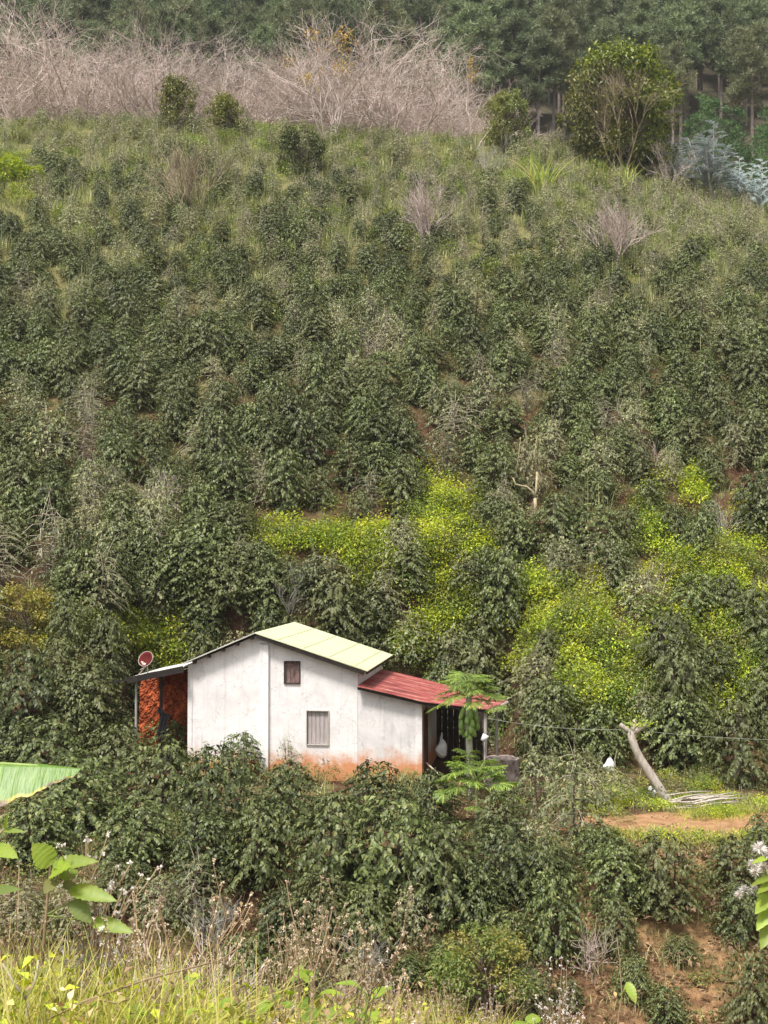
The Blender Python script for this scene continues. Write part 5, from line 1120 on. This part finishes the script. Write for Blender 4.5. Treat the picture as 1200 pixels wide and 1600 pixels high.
# sawn stalk, twigs, arching stem
def twig_thing(name, label, chains, mat, Y_):
    t_ = thing(name, label, 'twigs', (0, 0, 0))
    for ch, r in chains:
        pts = [at(px, py, Y_ + dy) for px, py, dy in ch]; mb = MB(); mb.tube(pts, [r * (1 - .55 * q / (len(pts) - 1)) for q in range(len(pts))], 6); link('branch', mb.mesh('branch', mat, True), t_)
    return t_
twig_thing('dry_stalk', 'thick sawn dry stalk standing in the bank grass', [([(386, 1640, 0), (377, 1590, 0), (366, 1548, 0), (357, 1510, 0)], .016), ([(358, 1513, 0), (350, 1506, -.02), (342, 1500, -.03)], .008), ([(358, 1512, 0), (366, 1506, .02), (372, 1504, .03)], .007)], M['stem_brown'], 5.6)
twig_thing('dry_stalk', 'pale forked dry stalk at the edge of the bank grass', [([(40, 1660, 0), (41, 1600, 0), (43, 1565, 0)], .013), ([(42, 1562, 0), (24, 1540, 0), (4, 1505, 0)], .008), ([(43, 1560, 0), (56, 1530, .02), (60, 1500, .03)], .009)], M['twig'], 5.4)
twig_thing('arching_stem', 'long thin stem arching across the bank grass', [([(60, 1600, 0), (130, 1565, 0), (230, 1530, .1), (300, 1512, .15), (345, 1500, .2), (392, 1468, .3)], .006)], M['stem_brown'], 5.3)
twig_thing('arching_stem', 'short curved stem drooping among bank grass', [([(155, 1562, 0), (185, 1568, 0), (210, 1555, 0), (222, 1535, 0)], .004), ([(10, 1480, 0), (25, 1455, 0), (45, 1465, 0), (52, 1500, 0)], .003)], M['stem_brown'], 5.3)
rng = random.Random(5)
for kk, (cx, lab) in enumerate(((262, 'tangle of pale dry twigs behind the bank grass'), (330, 'smaller tangle of dry twigs beside the sawn stalk'), (215, 'thin dry twigs between sapling and tangled twigs'))):
    Y_ = 7.2 + .3 * kk; b = onto((cx - 600) / F * Y_, Y_); H = CAMZ - ([1375, 1440, 1455][kk] - 865) / F * Y_ - b.z
    o = place('dry_shrub', bare_shrub(800 + kk, 1.0, 5, 3, 4, .5, .009, .5, .06, 'bare'), b, kk, (H * .7, H * .7, H * .82)); tag(o, lab, 'shrub')
g = ground(925, 1535); o = place('dry_shrub', bare_shrub(810, 1.2, 3, 2, 7, .9, .014, .2, .05, 'bare'), g, 0, (1.0, 1.0, 1.25)); tag(o, 'pale dry stalk with side twigs among the low coffee', 'shrub')
g = ground(330, 1500); o = place('dry_shrub', bare_shrub(811, 1.2, 6, 3, 4, .5, .012, .5, .08, 'bare_grey'), g, 0, (1.2, 1.2, 1.2)); tag(o, 'grey dry shrub between coffee bushes below the house', 'shrub')
g = ground(570, 1540); o = place('dry_shrub', bare_shrub(812, 1.2, 5, 3, 4, .6, .012, .5, .08, 'bare_grey'), g, 0, (1.1, 1.1, 1.0)); tag(o, 'low grey dry shrub before the lime tipped bush', 'shrub')
# flowering weed with fluffy heads close by
def puff_head(mb, c, r, rg):
    n = 150; d = unit(rg.normal(0, 1, (n, 3)) + [0, 0, .6]); L_ = r * rg.uniform(.6, 1.1, n); V, Fc = leaf_arrays(c + d * r * .1, d, rg.normal(0, 1, (n, 3)), L_, L_ * .16); mb.arr(V, Fc)
fw = thing('fluffy_weed', 'tall weed with fluffy white flower heads and lime leaves', 'weed', (0, 0, 0)); rg = np.random.default_rng(3)
base = onto((1215 - 600) / F * 4.6, 4.6)
for (px, py, r) in ((1187, 1326, .028), (1200, 1336, .026), (1181, 1362, .026), (1192, 1355, .024), (1176, 1350, .02), (1163, 1392, .022), (1155, 1398, .018), (1178, 1388, .016), (1172, 1394, .015)):
    hd = MB(); c = at(px, py, 4.6); puff_head(hd, np.array(c), r, rg); link('blossoms', hd.mesh('blossoms', M['white_puff']), fw)
    st = MB(); st.tube([base, at(1212, 1420, 4.6), at((px + 1204) / 2, (py + 1390) / 2, 4.6), c], [.006, .005, .003, .002], 5); link('stem', st.mesh('stem', M['stem_green']), fw)
for (ax, ay, bx, by, wpx) in ((1204, 1398, 1182, 1424, 20), (1210, 1410, 1184, 1450, 22), (1206, 1380, 1186, 1392, 12), (1206, 1370, 1176, 1380, 9), (1210, 1430, 1190, 1480, 24), (1200, 1340, 1178, 1345, 8)):
    lf = MB(); a = at(ax, ay, 4.6); b = at(bx, by, 4.52); leaf_shape(lf, a, b - a, Vector((0, -.7, .7)), (b - a).length, wpx * 4.6 / F, 0, .25, .12, 13, .03); link('leaf', lf.mesh('leaf', M['bigleaf'], True), fw)
# air
mb = MB(); mb.box((0, 180, 99), (560, 500, 218)); hz = link('haze', mb.mesh('haze', [])); hz['kind'] = 'stuff'
tag(hz, 'thin pale air between the near bank and the far pines', 'haze')
m = bpy.data.materials.new('haze_air'); m.use_nodes = True; t = m.node_tree; t.nodes.clear()
pv_ = t.nodes.new('ShaderNodeVolumePrincipled'); pv_.inputs['Color'].default_value = (.9, .94, 1, 1); pv_.inputs['Density'].default_value = .0002; pv_.inputs['Anisotropy'].default_value = .1
t.links.new(pv_.outputs[0], t.nodes.new('ShaderNodeOutputMaterial').inputs['Volume']); hz.data.materials.append(m)
print('BUSHES', len(BUSH), 'individual', 300, 'rest', len(rest), 'pines', len(far))
